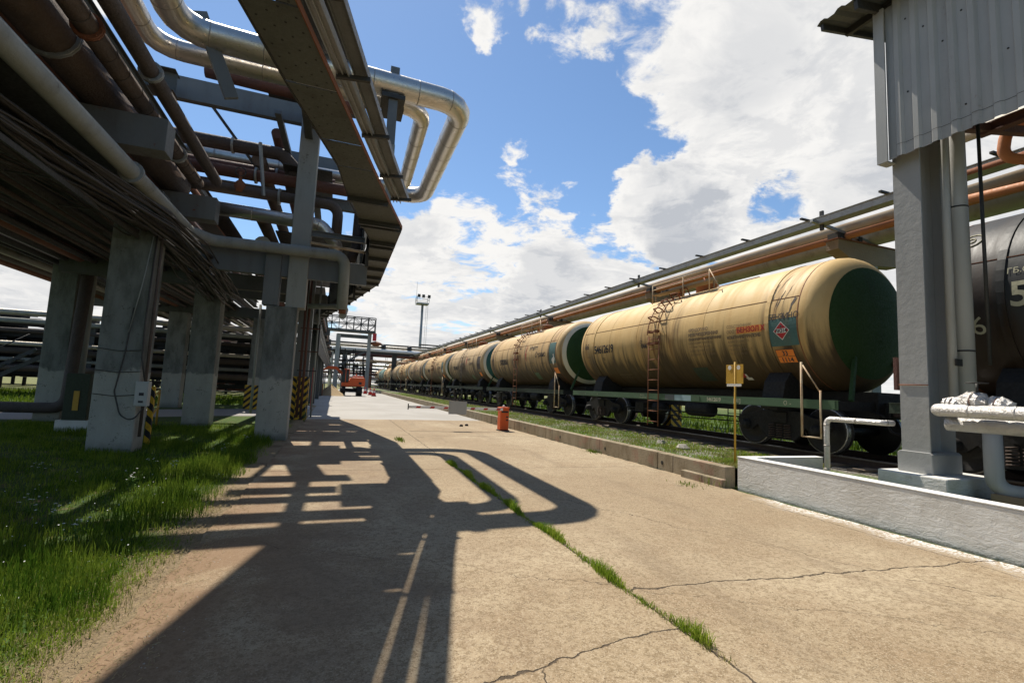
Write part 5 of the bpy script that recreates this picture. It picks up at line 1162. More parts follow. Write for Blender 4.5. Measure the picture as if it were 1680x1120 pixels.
pipe('mid_pipe', [(-1.2, 20.2, 4.45), (-.1, 19.6, 4.45), (.1, 14.6, 3.65), (.05, 14.0, 3.4)], .10, 'pale_paint', 'short pale pipe under the cable gallery behind the hanging pipe', bend=.3)
pipe('drop_pipe', [(.03, 13.95, 3.6), (.03, 13.95, 3.45)], .10, 'rust', 'rusty open end of the pipe hanging below the pale pipe')
for i, (x, z, r, m_) in enumerate([(-5.0, 5.55, .2, 'wrap_dark'), (-5.6, 5.5, .16, 'ochre_pipe'), (-6.3, 5.6, .24, 'wrap_brown'), (-7.1, 5.6, .2, 'alu_dull'), (-7.9, 5.5, .16, 'wrap_dark'), (-8.8, 5.6, .22, 'wrap_brown'), (-9.8, 5.6, .22, 'wrap_dark'), (-10.8, 5.6, .26, 'alu_dull'), (-4.6, 6.3, .12, 'rust_red'), (-5.2, 6.5, .16, 'wrap_dark'), (-7.4, 6.7, .25, 'wrap_dark'), (-8.6, 6.6, .25, 'wrap_brown')]):
    pipe('rack_pipe', [(x, -6, z), (x, 70 if z < 5.8 else 30, z)], r, m_, 'one of the dim parallel pipes in the shaded depth of the left rack', group='parallel pipes in the left rack', seg=12)
for i, (x, z, r, m_) in enumerate([(-2.6, 8.0, .20, 'wrap_brown'), (-2.2, 8.9, .16, 'rust_red'), (-1.7, 5.45, .16, 'wrap_dark'), (-2.3, 5.5, .22, 'alu_dull'), (-2.9, 5.45, .14, 'rust_red'), (-3.5, 6.2, .2, 'wrap_dark'), (-2.4, 6.3, .18, 'wrap_brown')]):
    pipe('rack_pipe', [(x, 15.5, z), (x, 70, z)], r, m_, 'one of the lengthwise pipes of the rack behind the nearest column', group='lengthwise pipes behind the nearest column', seg=12)
for i in range(16):
    x = -5.0-i*.36; z = 4.95+random.uniform(-.10, .08)
    pipe('rack_pipe', [(x, -6, z), (x, 34, z)], random.choice((.05, .08, .11, .14)), random.choice(('wrap_dark', 'cable', 'rust', 'wrap_brown', 'alu_dull')), 'one of the dim parallel pipes in the shaded depth of the left rack', group='parallel pipes in the left rack', seg=10)
k_ = 0
for (x, z, r, ys2) in ((-4.3, 6.49, .33, (3.1, 8.6)), (-3.66, 6.42, .15, (2.2, 5.4, 8.1, 12.2)), (-3.6, 5.05, .145, (3.6, 9.9)), (-3.25, 6.55, .13, (4.7, 9.2))):
    for y in ys2:
        m = MB().tube([(x, y-.035, z), (x, y-.004, z)], r+.05, 16); m.tube([(x, y+.004, z), (x, y+.035, z)], r+.05, 16)
        for q in range(8): m.tube([(x+(r+.03)*cos(q*pi/4), y-.06, z+(r+.03)*sin(q*pi/4)), (x+(r+.03)*cos(q*pi/4), y+.06, z+(r+.03)*sin(q*pi/4))], .011, 5)
        k_ += 1; tag(m.build('pipe_flange', 'rust' if k_ % 2 else 'galv'), 'bolted flange collar on a lengthwise pipe of the left rack', 'flange', 'flanges on the left rack pipes')
for (x, y, z) in ((-2.6, 15.3, 7.42), (-1.9, 14.95, 6.78), (-3.3, 15.5, 8.28), (-2.2, 16.3, 7.9)):
    m = MB().tube([(x-.03, y, z), (x+.03, y, z)], .23, 16); k_ += 1
    tag(m.build('pipe_flange', 'galv'), 'flange collar on a rusty cross pipe behind the nearest column', 'flange', 'flanges on the rusty cross pipes')
t = thing('gate_valve', (-2.9, 14.9, 6.6), 'small gate valve with handwheel on the brown cross pipe', 'valve')
MB().lathe([(0, -.12), (.14, -.12), (.17, 0), (.14, .12), (.05, .2), (.04, .42), (0, .42)], (-2.9, 14.9, 6.85), (0, -.3, 1), 12).build('body', 'rust', t)
MB().tube([(-2.9+.13*cos(q*pi/6), 14.78, 7.26+.13*sin(q*pi/6)) for q in range(13)], .015, 5).build('handwheel', 'steel_dark', t)
# cables hanging in a bundle under the left rack
cb = thing('cable_bundle', (-3.5, 9, 4.4), 'sagging bundle of dark cables along the underside of the left rack', 'cables')
for k in range(46):
    x0 = random.uniform(-5.0, -3.95); z0 = random.uniform(4.55, 4.95); pts = []
    for j in range(15):
        y = -4+j*1.55; q = max(0, (y-11.0)/6)
        pts.append((x0+ (.85*min(max(0, (y-7.5)/5), 1))+random.uniform(-.05, .05), y, z0-.16*abs(sin(y*.9+k))-q*.45+random.uniform(-.04, .04)))
    MB().tube(pts, random.choice((.012, .018, .03, .045)), 6).build('cable', 'cable', cb)
t = thing('cable_tray', (-2.6, 8, 3.9), 'dark ladder-like cable tray with many cables dropping toward the second column row', 'cable tray')
for x in (-4.6, -4.0): MB().box(x-.02, x+.02, -4, 11.7, 4.30, 4.38).build('side_rail', 'steel_dark', t)
for k in range(11): MB().box(-4.58, -4.02, -4+k*1.4, -3.95+k*1.4, 4.32, 4.34).build('rung', 'steel_dark', t)
MB().box(-5.3, -4.0, -6, 17, 5.30, 5.32).build('deck', 'steel_dark', t)
# dark slab-like trays of the left rack that close off the sky
for i, (x0, x1, z) in enumerate([(-7.6, -4.8, 5.15), (-11.5, -8.4, 5.2), (-7.2, -5.0, 7.75)]):
    t = thing('cable_tray', ((x0+x1)/2, 8, z), ['wide dark cable tray deck deep in the left rack, nearest the drive', 'wide dark cable tray deck at the far left of the rack', 'upper wide cable tray deck of the left rack'][i], 'cable tray')
    y = -6.0; m = MB()
    while y < 34:
        L = random.uniform(1.6, 2.6); m.box(x0+random.uniform(0, .25), x1-random.uniform(0, .25), y, y+L, z, z+.03); y += L+random.choice((.02, .02, .02, .30))
    m.build('deck', 'steel_dark', t)
    m = MB(); m.box(x0-.02, x0-.0, -6, 34, z, z+.15); m.box(x1, x1+.02, -6, 34, z, z+.15); m.build('edge', 'steel_dark', t)

# ------------------------------------------------------------------ cable gallery sweeping along the drive
GL = [(-3.57, -6.0), (-1.07, 4.71), (-.75, 6.0), (-.21, 7.9), (.01, 9.42), (.55, 11.87), (.62, 14.89), (.42, 19.28), (-1.25, 28.5), (-1.75, 36), (-1.75, 76)]
GR = [(-3.05, -6.0), (-.60, 4.50), (-.27, 5.71), (.33, 7.9), (1.12, 10.61), (1.13, 12.2), (1.16, 16.96), (.36, 21.93), (-.89, 28.32), (-.85, 36), (-.80, 76)]
def interp(P, y):
    for a, c in zip(P[:-1], P[1:]):
        if a[1] <= y <= c[1]: return a[0]+(c[0]-a[0])*(y-a[1])/(c[1]-a[1])
    return P[-1][0]
g = thing('cable_gallery', (0, 10, 5.0), 'long perforated-plate cable gallery curving overhead along the drive', 'cable gallery')
y = -6.0; ys = [-6.0]
br = [4.6, 7.9, 10.61, 12.2, 16.96, 19.3, 21.93, 28.32, 36]
while y < 75.9:
    ny = y+1.25 if y < 40 else y+4
    for bb in br:
        if y+.05 < bb < ny: ny = bb
    ny = min(ny, 76); 
    for z0, nm in ((5.0, 'floor_plate'),):
        m = MB(); a0, a1 = interp(GL, y), interp(GL, ny); r0, r1 = interp(GR, y), interp(GR, ny); e = .014
        m.prism([(a0, y+e), (r0, y+e), (r1, ny-e), (a1, ny-e)], 5.0, 5.012); m.build('floor_plate', 'tray_plate', g)
    y = ny; ys.append(y)
m = MB()
for k, y in enumerate(ys[1:-1]):
    m.box(interp(GL, y)-.02, interp(GR, y)-.01, y-.04, y+.04, 4.90, 4.998) if y > 9 else None
m.build('rib', 'steel_dark', g)['kind'] = 'stuff'
m = MB(); 
for k in range(2600):
    y = random.uniform(3.0, 18); u = random.uniform(.06, .94)
    x = interp(GL, y)+(interp(GR, y)-interp(GL, y))*u
for i in range(90):
    for j in range(4):
        y = 2.0+i*.19+(j % 2)*.09; x = interp(GL, y)+(interp(GR, y)-interp(GL, y))*(.14+.24*j)
        m.lathe([(0, 0), (.014, 0)], (x, y, 4.9965), (0, 0, -1), 6)
m.build('perforation', 'black_paint', g)['kind'] = 'stuff'
def edge(P, z0, z1, t_, mat, nm, side=1, y1=76, y0=-6):
    m = MB(); Q = [p for p in P if y0 <= p[1] <= y1]
    if Q[0][1] > y0: Q = [(interp(P, y0), y0)]+Q
    if Q[-1][1] < y1: Q = Q+[(interp(P, y1), y1)]
    for a, c in zip(Q[:-1], Q[1:]): m.prism([(a[0], a[1]), (a[0]+t_, a[1]), (c[0]+t_, c[1]), (c[0], c[1])], z0, z1)
    return m.build(nm, mat, g)
edge(GR, 4.985, 5.06, .012, 'rust', 'edge_angle'); edge(GL, 4.985, 5.16, -.02, 'steel_dark', 'edge_angle')
edge(GR, 5.095, 5.32, .010, 'steel_dark', 'side_plate', y0=11.5)
edge(GL, 5.165, 5.75, -.012, 'steel_dark', 'side_plate', y0=9.4)
MB().box(-1.06, -1.02, 29.5, 74, 3.1, 4.98).build('side_screen', 'steel_dark', g)
for z in (4.0, 4.5): MB().box(-1.02, -.96, 29.5, 74, z, z+.05).build('side_rail', 'galv', g)
# outboard trays with open slits between, up to the bend
def off(P, d): return [(x+d, y) for x, y in P]
for k, (d, z, w_) in enumerate([(.006, 5.22, .12), (.20, 5.28, .15)]):
    Q = [(interp(GR, yy)+d-.07*k*max(0, min(1, (yy-5)/4)), yy) for yy in (-6.0, 0, 4.5, 5.71, 7.9, 9.6)]
    m = MB()
    for a, c in zip(Q[:-1], Q[1:]):
        m.prism([(a[0], a[1]), (a[0]+w_, a[1]), (c[0]+w_, c[1]), (c[0], c[1])], z, z+.012)
        m.prism([(a[0]-.012, a[1]), (a[0], a[1]), (c[0], c[1]), (c[0]-.012, c[1])], z-.04, z+.06); m.prism([(a[0]+w_, a[1]), (a[0]+w_+.012, a[1]), (c[0]+w_+.012, c[1]), (c[0]+w_, c[1])], z-.04, z+.06)
    m.build('outer_tray', 'blue_grey' if k else 'galv', g)
for y in (-2, 1.5, 3.2, 4.6, 5.8, 7.1, 8.4, 9.4):
    x = interp(GR, y); MB().bar((x-.02, y, 5.17), (x+.37, y, 5.22), .05, .05).build('tray_bracket', 'steel_dark', g)
for d in (.06,): 
    Q = [(interp(GR, yy)+d, yy, 5.20) for yy in (-6.0, 4.5, 5.71, 7.9, 9.6)]; MB().tube(Q, .012, 6).build('conduit', 'galv', g)
# roof shelf of the gallery high above the near floor (casts the wide band of shade on the drive)
t = thing('upper_shelf', (-1.2, 6, 8.7), 'upper cable shelf hidden above the near end of the curving gallery with added shade plates', 'cable shelf')
m = MB(); m.prism([(-3.9, 0.0), (-1.94, 8.8), (-1.25, 11.6), (.10, 11.6), (-.68, 8.5), (-2.85, 0)], 8.95, 9.0); m.box(-.72, -.02, 12.3, 13.75, 8.95, 9.0); m.box(-2.2, -.75, 13.15, 13.6, 8.95, 9.0); m.build('deck', 'steel_dark', t)  # the small boxes are unseen plates added to shade gaps on the drive
t = thing('shade_deck', (-.8, 24, 6.6), 'added shade deck behind the gallery bend above the nearest column row', 'deck')  # plates added overhead to fill in the shade on the drive
for (x0, x1, y0, y1) in ((-2.3, .30, 17.9, 20.6), (-2.5, .10, 20.75, 23.0), (-2.6, -.35, 23.3, 27.5), (-3.0, -.9, 27.8, 40), (-3.0, -1.0, 40.2, 72)):
    MB().box(x0, x1, y0, y1, 6.58, 6.62).build('plate', 'steel_dark', t)
MB().box(-1.9, -.55, 14.9, 17.8, 7.75, 7.79).build('plate', 'steel_dark', t)
# posts and hangers of gallery, inner wall and mess of steel behind the bend
m = MB()
for y in (13.0, 16.2, 18.6, 21.3, 24.5): m.bar((interp(GL, y)-.04, y, 4.6), (interp(GL, y)-.04, y, 6.6), .08, .08, (1, 0, 0))
for z in (5.9, 6.4):
    Q = [(interp(GL, yy)-.04, yy, z) for yy in (11.9, 14.9, 19.3, 24.5)]
    for a, c in zip(Q[:-1], Q[1:]): m.bar(a, c, .05, .06)
m.build('inner_frame', 'steel_dark', g)
for y0, y1, z0, z1 in ((12.0, 13.4, 5.2, 6.9), (13.45, 15.4, 5.3, 6.5), (15.45, 17.6, 5.2, 6.7), (18.0, 20.0, 5.2, 6.5), (20.3, 24, 5.2, 6.3)):
    a = interp(GL, y0)-.10; c = interp(GL, y1)-.10
    m = MB(); m.prism([(a, y0), (a+.012, y0), (c+.012, y1), (c, y1)], z0, z1); m.build('inner_panel', 'tray_plate', g)
# loop support stub near the road
t = thing('loop_support', (.8, 10.95, 7.3), 'rusty steel channel stub carrying the silver loop at the gallery edge', 'pipe support')
MB().bar((.76, 10.9, 7.0), (.76, 10.9, 8.85), .20, .10, (0, 1, 0)).build('post', 'blue_grey', t)
MB().box(.5, 1.02, 10.78, 11.3, 8.06, 8.16).build('saddle', 'steel_dark', t); MB().box(.55, 1.05, 11.3, 11.8, 8.08, 8.2).build('saddle', 'steel_dark', t)
MB().bar((.80, 10.92, 5.1), (.80, 10.92, 7.0), .14, .12, (0, 1, 0)).build('lower_post', 'pale_paint', t)

# ------------------------------------------------------------------ far left pipe racks
for i, (z, r, m_, lab) in enumerate([(4.75, .17, 'alu_dull', 'topmost pale pipe of the distant left rack'), (4.30, .15, 'pale_paint', 'second pale pipe from the top of the distant left rack'), (3.75, .14, 'wrap_dark', 'third dark pipe of the distant left rack'), (2.95, .13, 'alu_dull', 'thin bright pipe at mid height of the distant left rack'), (2.55, .2, 'wrap_dark', 'dark pipe below mid height of the distant left rack'), (2.05, .12, 'pale_paint', 'pale lower pipe of the distant left rack'), (1.55, .2, 'wrap_brown', 'brown lowest pipe of the distant left rack')]):
    pipe('distant_rack_pipe', [(-70, 36+.3*(i % 3), z), (-5, 36+.3*(i % 3), z)], r, m_, lab, seg=10)
t = thing('distant_rack', (-20, 37, 0), 'dark steel rack carrying the distant pipes on the left', 'pipe rack')
m = MB()
for k in range(14):
    x = -66+k*4.7; m.box(x, x+.25, 36.5, 36.8, 0, 4.9)
m.build('post', 'steel_dark', t)['kind'] = 'stuff'
m = MB()
for z in (1.2, 2.35, 3.4, 4.05): m.box(-70, -5, 36.9, 37.1, z, z+.25)
for k in range(420):
    x = random.uniform(-60, -6); z = random.uniform(1.0, 4.4); m.box(x, x+random.uniform(.5, 3), 36.9+random.uniform(0, 1), 38.2, z, z+random.uniform(.1, .7))
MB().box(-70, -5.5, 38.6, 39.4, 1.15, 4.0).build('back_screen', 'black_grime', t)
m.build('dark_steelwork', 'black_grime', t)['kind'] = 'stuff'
t = thing('steps', (-17, 33, 0), 'dark steel stair slanting up to the distant left rack', 'stairs')
for d in (0, .8): MB().bar((-19.3+d, 34, 0.1), (-15.6+d, 34, 2.6), .06, .22).build('stringer', 'black_paint', t)
MB().tube([(-19.3, 33.6, 1.0), (-15.8, 33.6, 3.4)], .03, 6).build('handrail', 'black_paint', t)
m = MB()
for k in range(9): m.box(-19.1+k*.42, -18.75+k*.42, 33.6, 34.4, .25+k*.285, .29+k*.285)
m.build('tread', 'black_paint', t)['kind'] = 'stuff'
# high rack at the far left, above the sky gap
t = thing('high_rack', (-12, 20, 5.2), 'high steel pipe gallery at the far left against the white sky', 'pipe gallery')
m = MB(); m.ibeam((-12.6, -2, 6.0), (-8.2, 24, 6.0), .2, .25); m.ibeam((-13.6, 4, 7.0), (-9, 27, 7.0), .25, .7); m.build('girder', 'blue_grey', t)
for y in (8, 11, 14, 17): MB().bar((-12.6+4.4*(y+2)/26, y, 6.0), (-12.6+4.4*(y+2)/26, y, 7.3), .1, .1, (1, 0, 0)).build('post', 'steel_dark', t)
for i, (d, z) in enumerate([(0.3, 6.3), (-.5, 6.35), (-1.2, 6.3)]):
    pipe('gallery_pipe', [(-12.6+d, -2, z), (-8.2+d, 24, z)], .15, ['ochre_pipe', 'alu_dull', 'wrap_brown'][i], ['ochre', 'dull silver', 'brown'][i]+' pipe on the high gallery at the far left')
# background steelwork closing the view beneath the rack
t = thing('background_plant', (-8, 46, 0), 'dark maze of process pipework in the background beneath the rack', 'process plant')
m = MB(); m2 = MB()
for k in range(300):
    x = random.uniform(-46, -9.5); y = random.uniform(42, 58); z = random.uniform(.2, 5.5)
    (m if random.random() < .85 else m2).box(x, x+random.uniform(.6, 4), y, y+.3, z, z+random.uniform(.06, .35))
for k in range(70):
    x = random.uniform(-46, -9.5); y = random.uniform(42, 58); m.box(x, x+.2, y, y+.2, 0, random.uniform(3, 5.6))
MB().box(-70, -9, 58.5, 60.5, .9, 4.6).build('dark_backing', 'black_grime', t)  # plain box added as dark backing behind the pipework gaps
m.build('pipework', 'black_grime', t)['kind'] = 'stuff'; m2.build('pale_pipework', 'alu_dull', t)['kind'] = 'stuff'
t = thing('brick_building', (-9.5, 62, 0), 'small brick-red building seen in a gap between the columns', 'building')
MB().box(-16, -7, 62, 68, 0, 6).build('wall', 'brick', t); MB().box(-16.2, -6.8, 61.8, 68.2, 6, 6.3).build('roof', 'steel_dark', t)
MB().box(-13.2, -9.5, 61.96, 61.99, 2.4, 2.9).build('blue_band', 'pale_blue', t)

# ------------------------------------------------------------------ grass and weeds
def blades(name, pos, h, w, mat, label, lean=.35, kind='stuff'):
    """pos (n,2|3) array; each blade: 2-segment tapered strip (quad + triangle)"""
    n = len(pos); P = np.zeros((n, 3)); P[:, :pos.shape[1]] = pos
    a = rng.uniform(0, 2*pi, n); ln = rng.uniform(.05, lean, n)*h; a2 = rng.uniform(0, 2*pi, n)
    d = np.stack([np.cos(a), np.sin(a), np.zeros(n)], 1); l_ = np.stack([np.cos(a2), np.sin(a2), np.zeros(n)], 1)
    ww = w*rng.uniform(.6, 1.3, n); up = np.array([0, 0, 1.0])
    b0 = P-d*ww[:, None]/2; b1 = P+d*ww[:, None]/2; mid = P+up*(h*.6)[:, None]+l_*(ln*.35)[:, None]
    m0 = mid-d*ww[:, None]*.38; m1 = mid+d*ww[:, None]*.38; tip = P+up*(h*np.cos(ln/np.maximum(h, .01)*.8))[:, None]+l_*ln[:, None]
    V = np.stack([b0, b1, m1, m0, tip], 1).reshape(-1, 3)
    me = bpy.data.meshes.new(name); me.vertices.add(5*n); me.vertices.foreach_set('co', V.ravel())
    base = np.arange(n)*5; q = np.stack([base, base+1, base+2, base+3], 1); t3 = np.stack([base+3, base+2, base+4], 1)
    loops = np.concatenate([q, t3], 1).ravel(); me.loops.add(7*n); me.loops.foreach_set('vertex_index', loops)
    me.polygons.add(2*n); st = np.zeros(2*n, int); st[0::2] = np.arange(n)*7; st[1::2] = np.arange(n)*7+4
    me.polygons.foreach_set('loop_start', st)
    me.update(calc_edges=True); me.validate(); me.materials.append(M[mat])
    o = bpy.data.objects.new(name, me); COL.objects.link(o); tag(o, label, 'grass', kind=kind); return o
def pnoise(x, y, s=1.0):
    return (np.sin(x*1.7*s+np.sin(y*1.3*s)*1.5)+np.sin(y*2.3*s+np.sin(x*1.9*s)*1.7)+np.sin((x+y)*3.1*s))/3
def scatter(n, x0, x1, y0, y1, pw=1.0):
    u = rng.random(n)**pw; return np.stack([rng.uniform(x0, x1, n), y0+(y1-y0)*u], 1)
p = scatter(190000, -9.5, -1.12, 1.6, 17.8, 1.7)
edgex = -1.36-.10*np.clip((6.0-p[:, 1])/3, 0, 1)+.13*pnoise(p[:, 0]*0, p[:, 1], 1.6)
d = edgex-p[:, 0]
nz = pnoise(p[:, 0], p[:, 1], .9)
keep = (d > 0) & (rng.random(len(p)) < np.clip(.40+.55*nz+.5*np.exp(-((d-.45)/.4)**2), .06, 1)); p = p[keep]; nz = nz[keep]; d = d[keep]
near = np.clip((p[:, 1]-1.5)/5, .25, 1)
tall = np.clip((p[:, 1]-1.5)/3.2, .45, 1)*(.055+.10*np.clip(nz+.3, 0, 1)+.12*np.exp(-((d-.5)/.4)**2)*np.clip((p[:, 1]-3.6)/1.5, .1, 1))*rng.uniform(.6, 1.35, len(p))
blades('grass', p, tall*(.6+.4*near), .0065+.002*near, 'blade', 'lush green grass under the rack left of the drive')
p = scatter(75000, -9, -1.2, 1.5, 19, 1.5); edgex = -1.30+.12*pnoise(p[:, 0]*0, p[:, 1], 2.2)
keep = (p[:, 0] < edgex) & (rng.random(len(p)) < .55+.4*pnoise(p[:, 0], p[:, 1], 2.1)); p = p[keep]
blades('bright_grass', p, rng.uniform(.02, .10, len(p)), .0055, 'blade_bright', 'fresh light green blades mixed through the left grass', lean=.9)
p = scatter(70000, -4.6, -1.25, 1.4, 5.6, 1.0); edgex = -1.27+.08*pnoise(p[:, 0]*0, p[:, 1], 2.2)
p = p[(p[:, 0] < edgex) & (rng.random(len(p)) < .65+.35*pnoise(p[:, 0], p[:, 1], 2.7))]
blades('verge_grass', p, rng.uniform(.015, .075, len(p)), .0045, 'blade_bright', 'short sunlit grass filling the near left corner', lean=.9)
def leaves(name, n, x0, x1, y0, y1, e0, e1, mat, label):
    q = scatter(n, x0, x1, y0, y1, 1.5); q = q[(rng.random(len(q)) < .5+.6*pnoise(q[:, 0]*1.3, q[:, 1]*1.3, 1.2)) & (q[:, 0] < -1.32)]; n = len(q)
    z = rng.uniform(.02, .075, n); e = rng.uniform(e0, e1, n); a = rng.uniform(0, 2*pi, n); tz = rng.uniform(-.5, .5, n)*e
    C = np.stack([q[:, 0], q[:, 1], z], 1); u = np.stack([np.cos(a)*e, np.sin(a)*e, tz], 1); v = np.stack([-np.sin(a)*e*.7, np.cos(a)*e*.7, -tz*.5], 1)
    V = np.stack([C-u, C-v, C+u, C+v], 1).reshape(-1, 3)
    me = bpy.data.meshes.new(name); me.from_pydata(V.tolist(), [], np.arange(4*n).reshape(-1, 4).tolist()); me.materials.append(M[mat])
    o = bpy.data.objects.new(name, me); COL.objects.link(o); tag(o, label, 'leaves', kind='stuff')
leaves('clover_leaves', 26000, -7, -1.3, 1.5, 12, .006, .013, 'weed', 'small clover leaves low in the left grass')
p = scatter(60000, -6, -1.15, 1.5, 9, 1.4); edgex = -1.18+.12*pnoise(p[:, 0]*0, p[:, 1], 2.2)
d = edgex-p[:, 0]; keep = (d > 0) & (rng.random(len(p)) < np.clip(.55-d*.05, .25, .9)*np.clip((7.5-p[:, 1])/4+.25, .2, 1)); p = p[keep]
blades('dry_grass', p, rng.uniform(.012, .07, len(p)), .006, 'blade_pale', 'sparse yellowish grass on the verge left of the drive', lean=.9)
p = scatter(9000, -2.3, -1.0, 1.5, 11, 1.2)
pz = np.zeros((len(p), 3)); pz[:, :2] = p; pz[:, 2] = .02
blades('straw', pz[rng.random(len(p)) < .7], rng.uniform(.02, .06, len(p))[: int((rng.random(1) < 2).sum())*0+1][0]*np.ones(0) if False else None, .005, 'straw', '') if False else None
# straw lying flat on the verge
def litter(name, n, x0, x1, y0, y1, L, w, mat, label, z=.02):
    m = MB()
    for k in range(n):
        x = random.triangular(x0, x1, (x0+x1)/2); y = random.uniform(y0, y1); a = random.uniform(0, pi); l = random.uniform(*L); dz_ = random.uniform(-.008, .012)
        c, s = cos(a)*l/2, sin(a)*l/2; wx, wy = -sin(a)*w/2, cos(a)*w/2; i = len(m.v)
        m.v += [(x-c-wx, y-s-wy, z), (x+c-wx, y+s-wy, z+dz_+.004), (x+c+wx, y+s+wy, z+dz_+.006), (x-c+wx, y-s+wy, z+.002)]; m.face((i, i+1, i+2, i+3))
    o = m.build(name, mat); return tag(o, label, 'litter', kind='stuff')
litter('straw', 6500, -1.7, -.8, 1.6, 8.0, (.008, .045), .0028, 'straw', 'dry straw litter on the verge beside the grass')
# seam grass
ys_ = rng.uniform(0, 1, 9000); yy = 2.6+7.6*ys_**.9
dens = np.clip(.60+.42*np.sin(yy*5.3)+.3*np.sin(yy*11.7+1), .16, 1); kp = rng.random(len(yy)) < dens; yy = yy[kp]
xx = 2.36+.02*np.sin(yy*3)+rng.normal(0, .022, len(yy)); hh = rng.uniform(.035, .115, len(yy))*np.clip(.6+.45*np.sin(yy*5.3), .35, 1.1)
pp = np.stack([xx, yy, np.full(len(yy), .012)], 1); blades('joint_grass', pp, hh*1.15, .0065, 'blade_bright', 'line of grass growing in the joint of the concrete drive', lean=.8)
yy = rng.uniform(2.4, 3.3, 140); pp = np.stack([2.36+rng.normal(0, .02, 140), yy, np.full(140, .012)], 1); blades('joint_grass', pp, rng.uniform(.02, .05, 140), .006, 'blade_pale', 'thin dry grass at the near end of the drive joint', lean=.9)
pp = np.stack([rng.normal(1.85, .06, 130), rng.normal(14.2, .25, 130), np.full(130, .012)], 1); blades('grass_tuft', pp, rng.uniform(.03, .08, 130), .02, 'blade', 'small dark grass tuft in the crack at the shadow edge')
# tufts against the kerb and at the white wall corner
for (cx, cy, n, hh_, lb) in [(6.62, 11.6, 160, .10, 'grass tuft at the foot of the kerb wall, left'), (6.70, 7.25, 60, .22, 'thin weeds at the corner of the white wall'), (6.1, 7.3, 60, .10, 'green tuft on the drive by the white wall corner')]:
    pp = np.stack([rng.normal(cx, .09, n), rng.normal(cy, .16, n), np.full(n, .012)], 1); blades('grass_tuft', pp, rng.uniform(.4, 1, n)*hh_, .011, 'blade', lb, lean=.7)
# turf between kerb and sleepers
p = scatter(52000, 7.0, 9.25, 6.9, 60, 2.3); nz = pnoise(p[:, 0]*1.5, p[:, 1]*1.5, 1.0); kp = rng.random(len(p)) < np.clip(.35+.75*nz+.15*(p[:, 1] > 14), .02, .95); p = p[kp]
pp = np.concatenate([p, np.full((len(p), 1), .355)], 1); blades('trackside_grass', pp, rng.uniform(.02, .09, len(p)), .012, 'blade_pale', 'short yellow-green grass between kerb and sleepers', lean=.8)
p = scatter(26000, 7.0, 9.2, 6.9, 70, 2.0); p = p[rng.random(len(p)) < .4+.6*pnoise(p[:, 0]*1.1+2, p[:, 1]*1.1, 1.0)]
pp = np.concatenate([p, np.full((len(p), 1), .355)], 1); blades('trackside_grass', pp, rng.uniform(.03, .10, len(p)), .014, 'blade_bright', 'patches of fresh green grass along the kerb wall', lean=.8)
p = scatter(16000, 12.6, 26, 5, 60, 1.6); pp = np.concatenate([p, np.full((len(p), 1), .33)], 1); blades('far_grass', pp, rng.uniform(.08, .25, len(p)), .05, 'blade', 'bright green grass beyond the railway track')
p = scatter(26000, -40, -1.5, 23.5, 44, 1.0); kp = ~((p[:, 1] < 31) & (p[:, 0] > -9)); p = p[kp]; blades('far_grass', p, rng.uniform(.08, .25, len(p)), .05, 'blade', 'green grass beyond the side road under the rack')
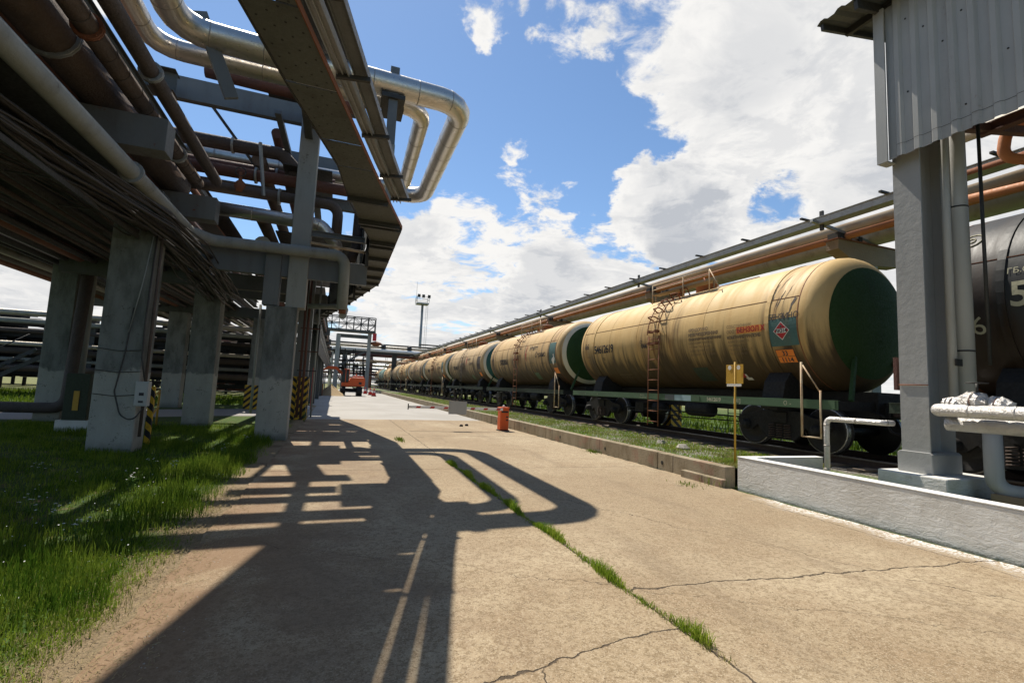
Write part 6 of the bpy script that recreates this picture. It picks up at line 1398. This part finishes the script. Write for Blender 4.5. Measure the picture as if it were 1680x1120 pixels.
# weeds with white flower heads
def weed(x, y, h, n, lab, fl=True):
    t = thing('weed', (x, y, 0), lab, 'weed', 'flowering weeds in the shaded grass'); m = MB(); lf = MB(); f = MB()
    for k in range(n):
        a = random.uniform(0, 2*pi); r = random.uniform(.02, .14); top = (x+cos(a)*r, y+sin(a)*r, h*random.uniform(.6, 1))
        m.tube([(x+cos(a)*.02, y+sin(a)*.02, 0), top], .0025, 3, cap=False)
        for q in range(7):
            s_ = random.uniform(.25, .95); c = Vector((x+cos(a)*r*s_, y+sin(a)*r*s_, top[2]*s_)); b2 = random.uniform(0, 2*pi); L = random.uniform(.02, .045); dv = Vector((cos(b2), sin(b2), random.uniform(-.2, .5)))*L; sd_ = Vector((-sin(b2), cos(b2), 0))*L*.3
            i = len(lf.v); lf.v += [tuple(c), tuple(c+dv*.5+sd_), tuple(c+dv), tuple(c+dv*.5-sd_)]; lf.face((i, i+1, i+2, i+3))
        if fl:
            for q in range(3):
                c = Vector(top)+Vector((random.uniform(-.012, .012), random.uniform(-.012, .012), random.uniform(-.004, .006))); i = len(f.v); e = .011
                f.v += [tuple(c+Vector(d_)*e) for d_ in ((1, 0, .2), (0, 1, 0), (-1, 0, .2), (0, -1, 0))]; f.face((i, i+1, i+2, i+3))
    m.build('stem', 'weed', t); lf.build('leaves', 'weed', t)
    if fl: f.build('flowers', 'petal', t)
spots = [(-4.6, 7.6), (-3.0, 6.8), (-2.6, 6.3), (-3.4, 5.9), (-5.2, 6.7), (-2.4, 7.9), (-3.9, 9.0), (-2.2, 8.9), (-1.9, 10.4), (-2.8, 10.0), (-4.3, 5.2), (-3.2, 4.7), (-5.5, 9.8), (-6.6, 10.6), (-2.1, 5.6), (-3.7, 7.1), (-4.9, 8.7), (-1.75, 12.4)]
for i, (x, y) in enumerate(spots):
    weed(x, y, random.uniform(.18, .38), 7, 'small white-flowered weed in the shaded grass left of the drive')
weed(-1.0, 20.2, .55, 14, 'leafy green weed at the foot of the tall striped guard', False)
m = MB()
for k in range(160):
    x = random.uniform(-5.5, -1.5); y = random.uniform(2.2, 9); e = random.uniform(.005, .011); z = random.uniform(.05, .16); i = len(m.v)
    m.v += [(x+e, y, z), (x, y+e, z+.003), (x-e, y, z), (x, y-e, z-.003)]; m.face((i, i+1, i+2, i+3))
tag(m.build('clover_flowers', 'petal'), 'tiny white clover flowers scattered through the grass', 'flowers', kind='stuff')
for i, (x, y) in enumerate([(-2.95, 5.3), (-3.6, 4.6)]):
    tag(MB().lathe([(0, .008), (.016, .004), (.02, 0)], (x, y, .17), (0, 0, 1), 8).tube([(x, y, 0), (x, y, .17)], .003, 4).build('dandelion', 'petal_yellow'), 'single yellow dandelion in the left grass, %s of two' % ('right', 'left')[i], 'flower')
for o in bpy.data.objects:
    if '_w' in o: del o['_w']
    if 'category' in o and 'kind' not in o: o['kind'] = 'thing'
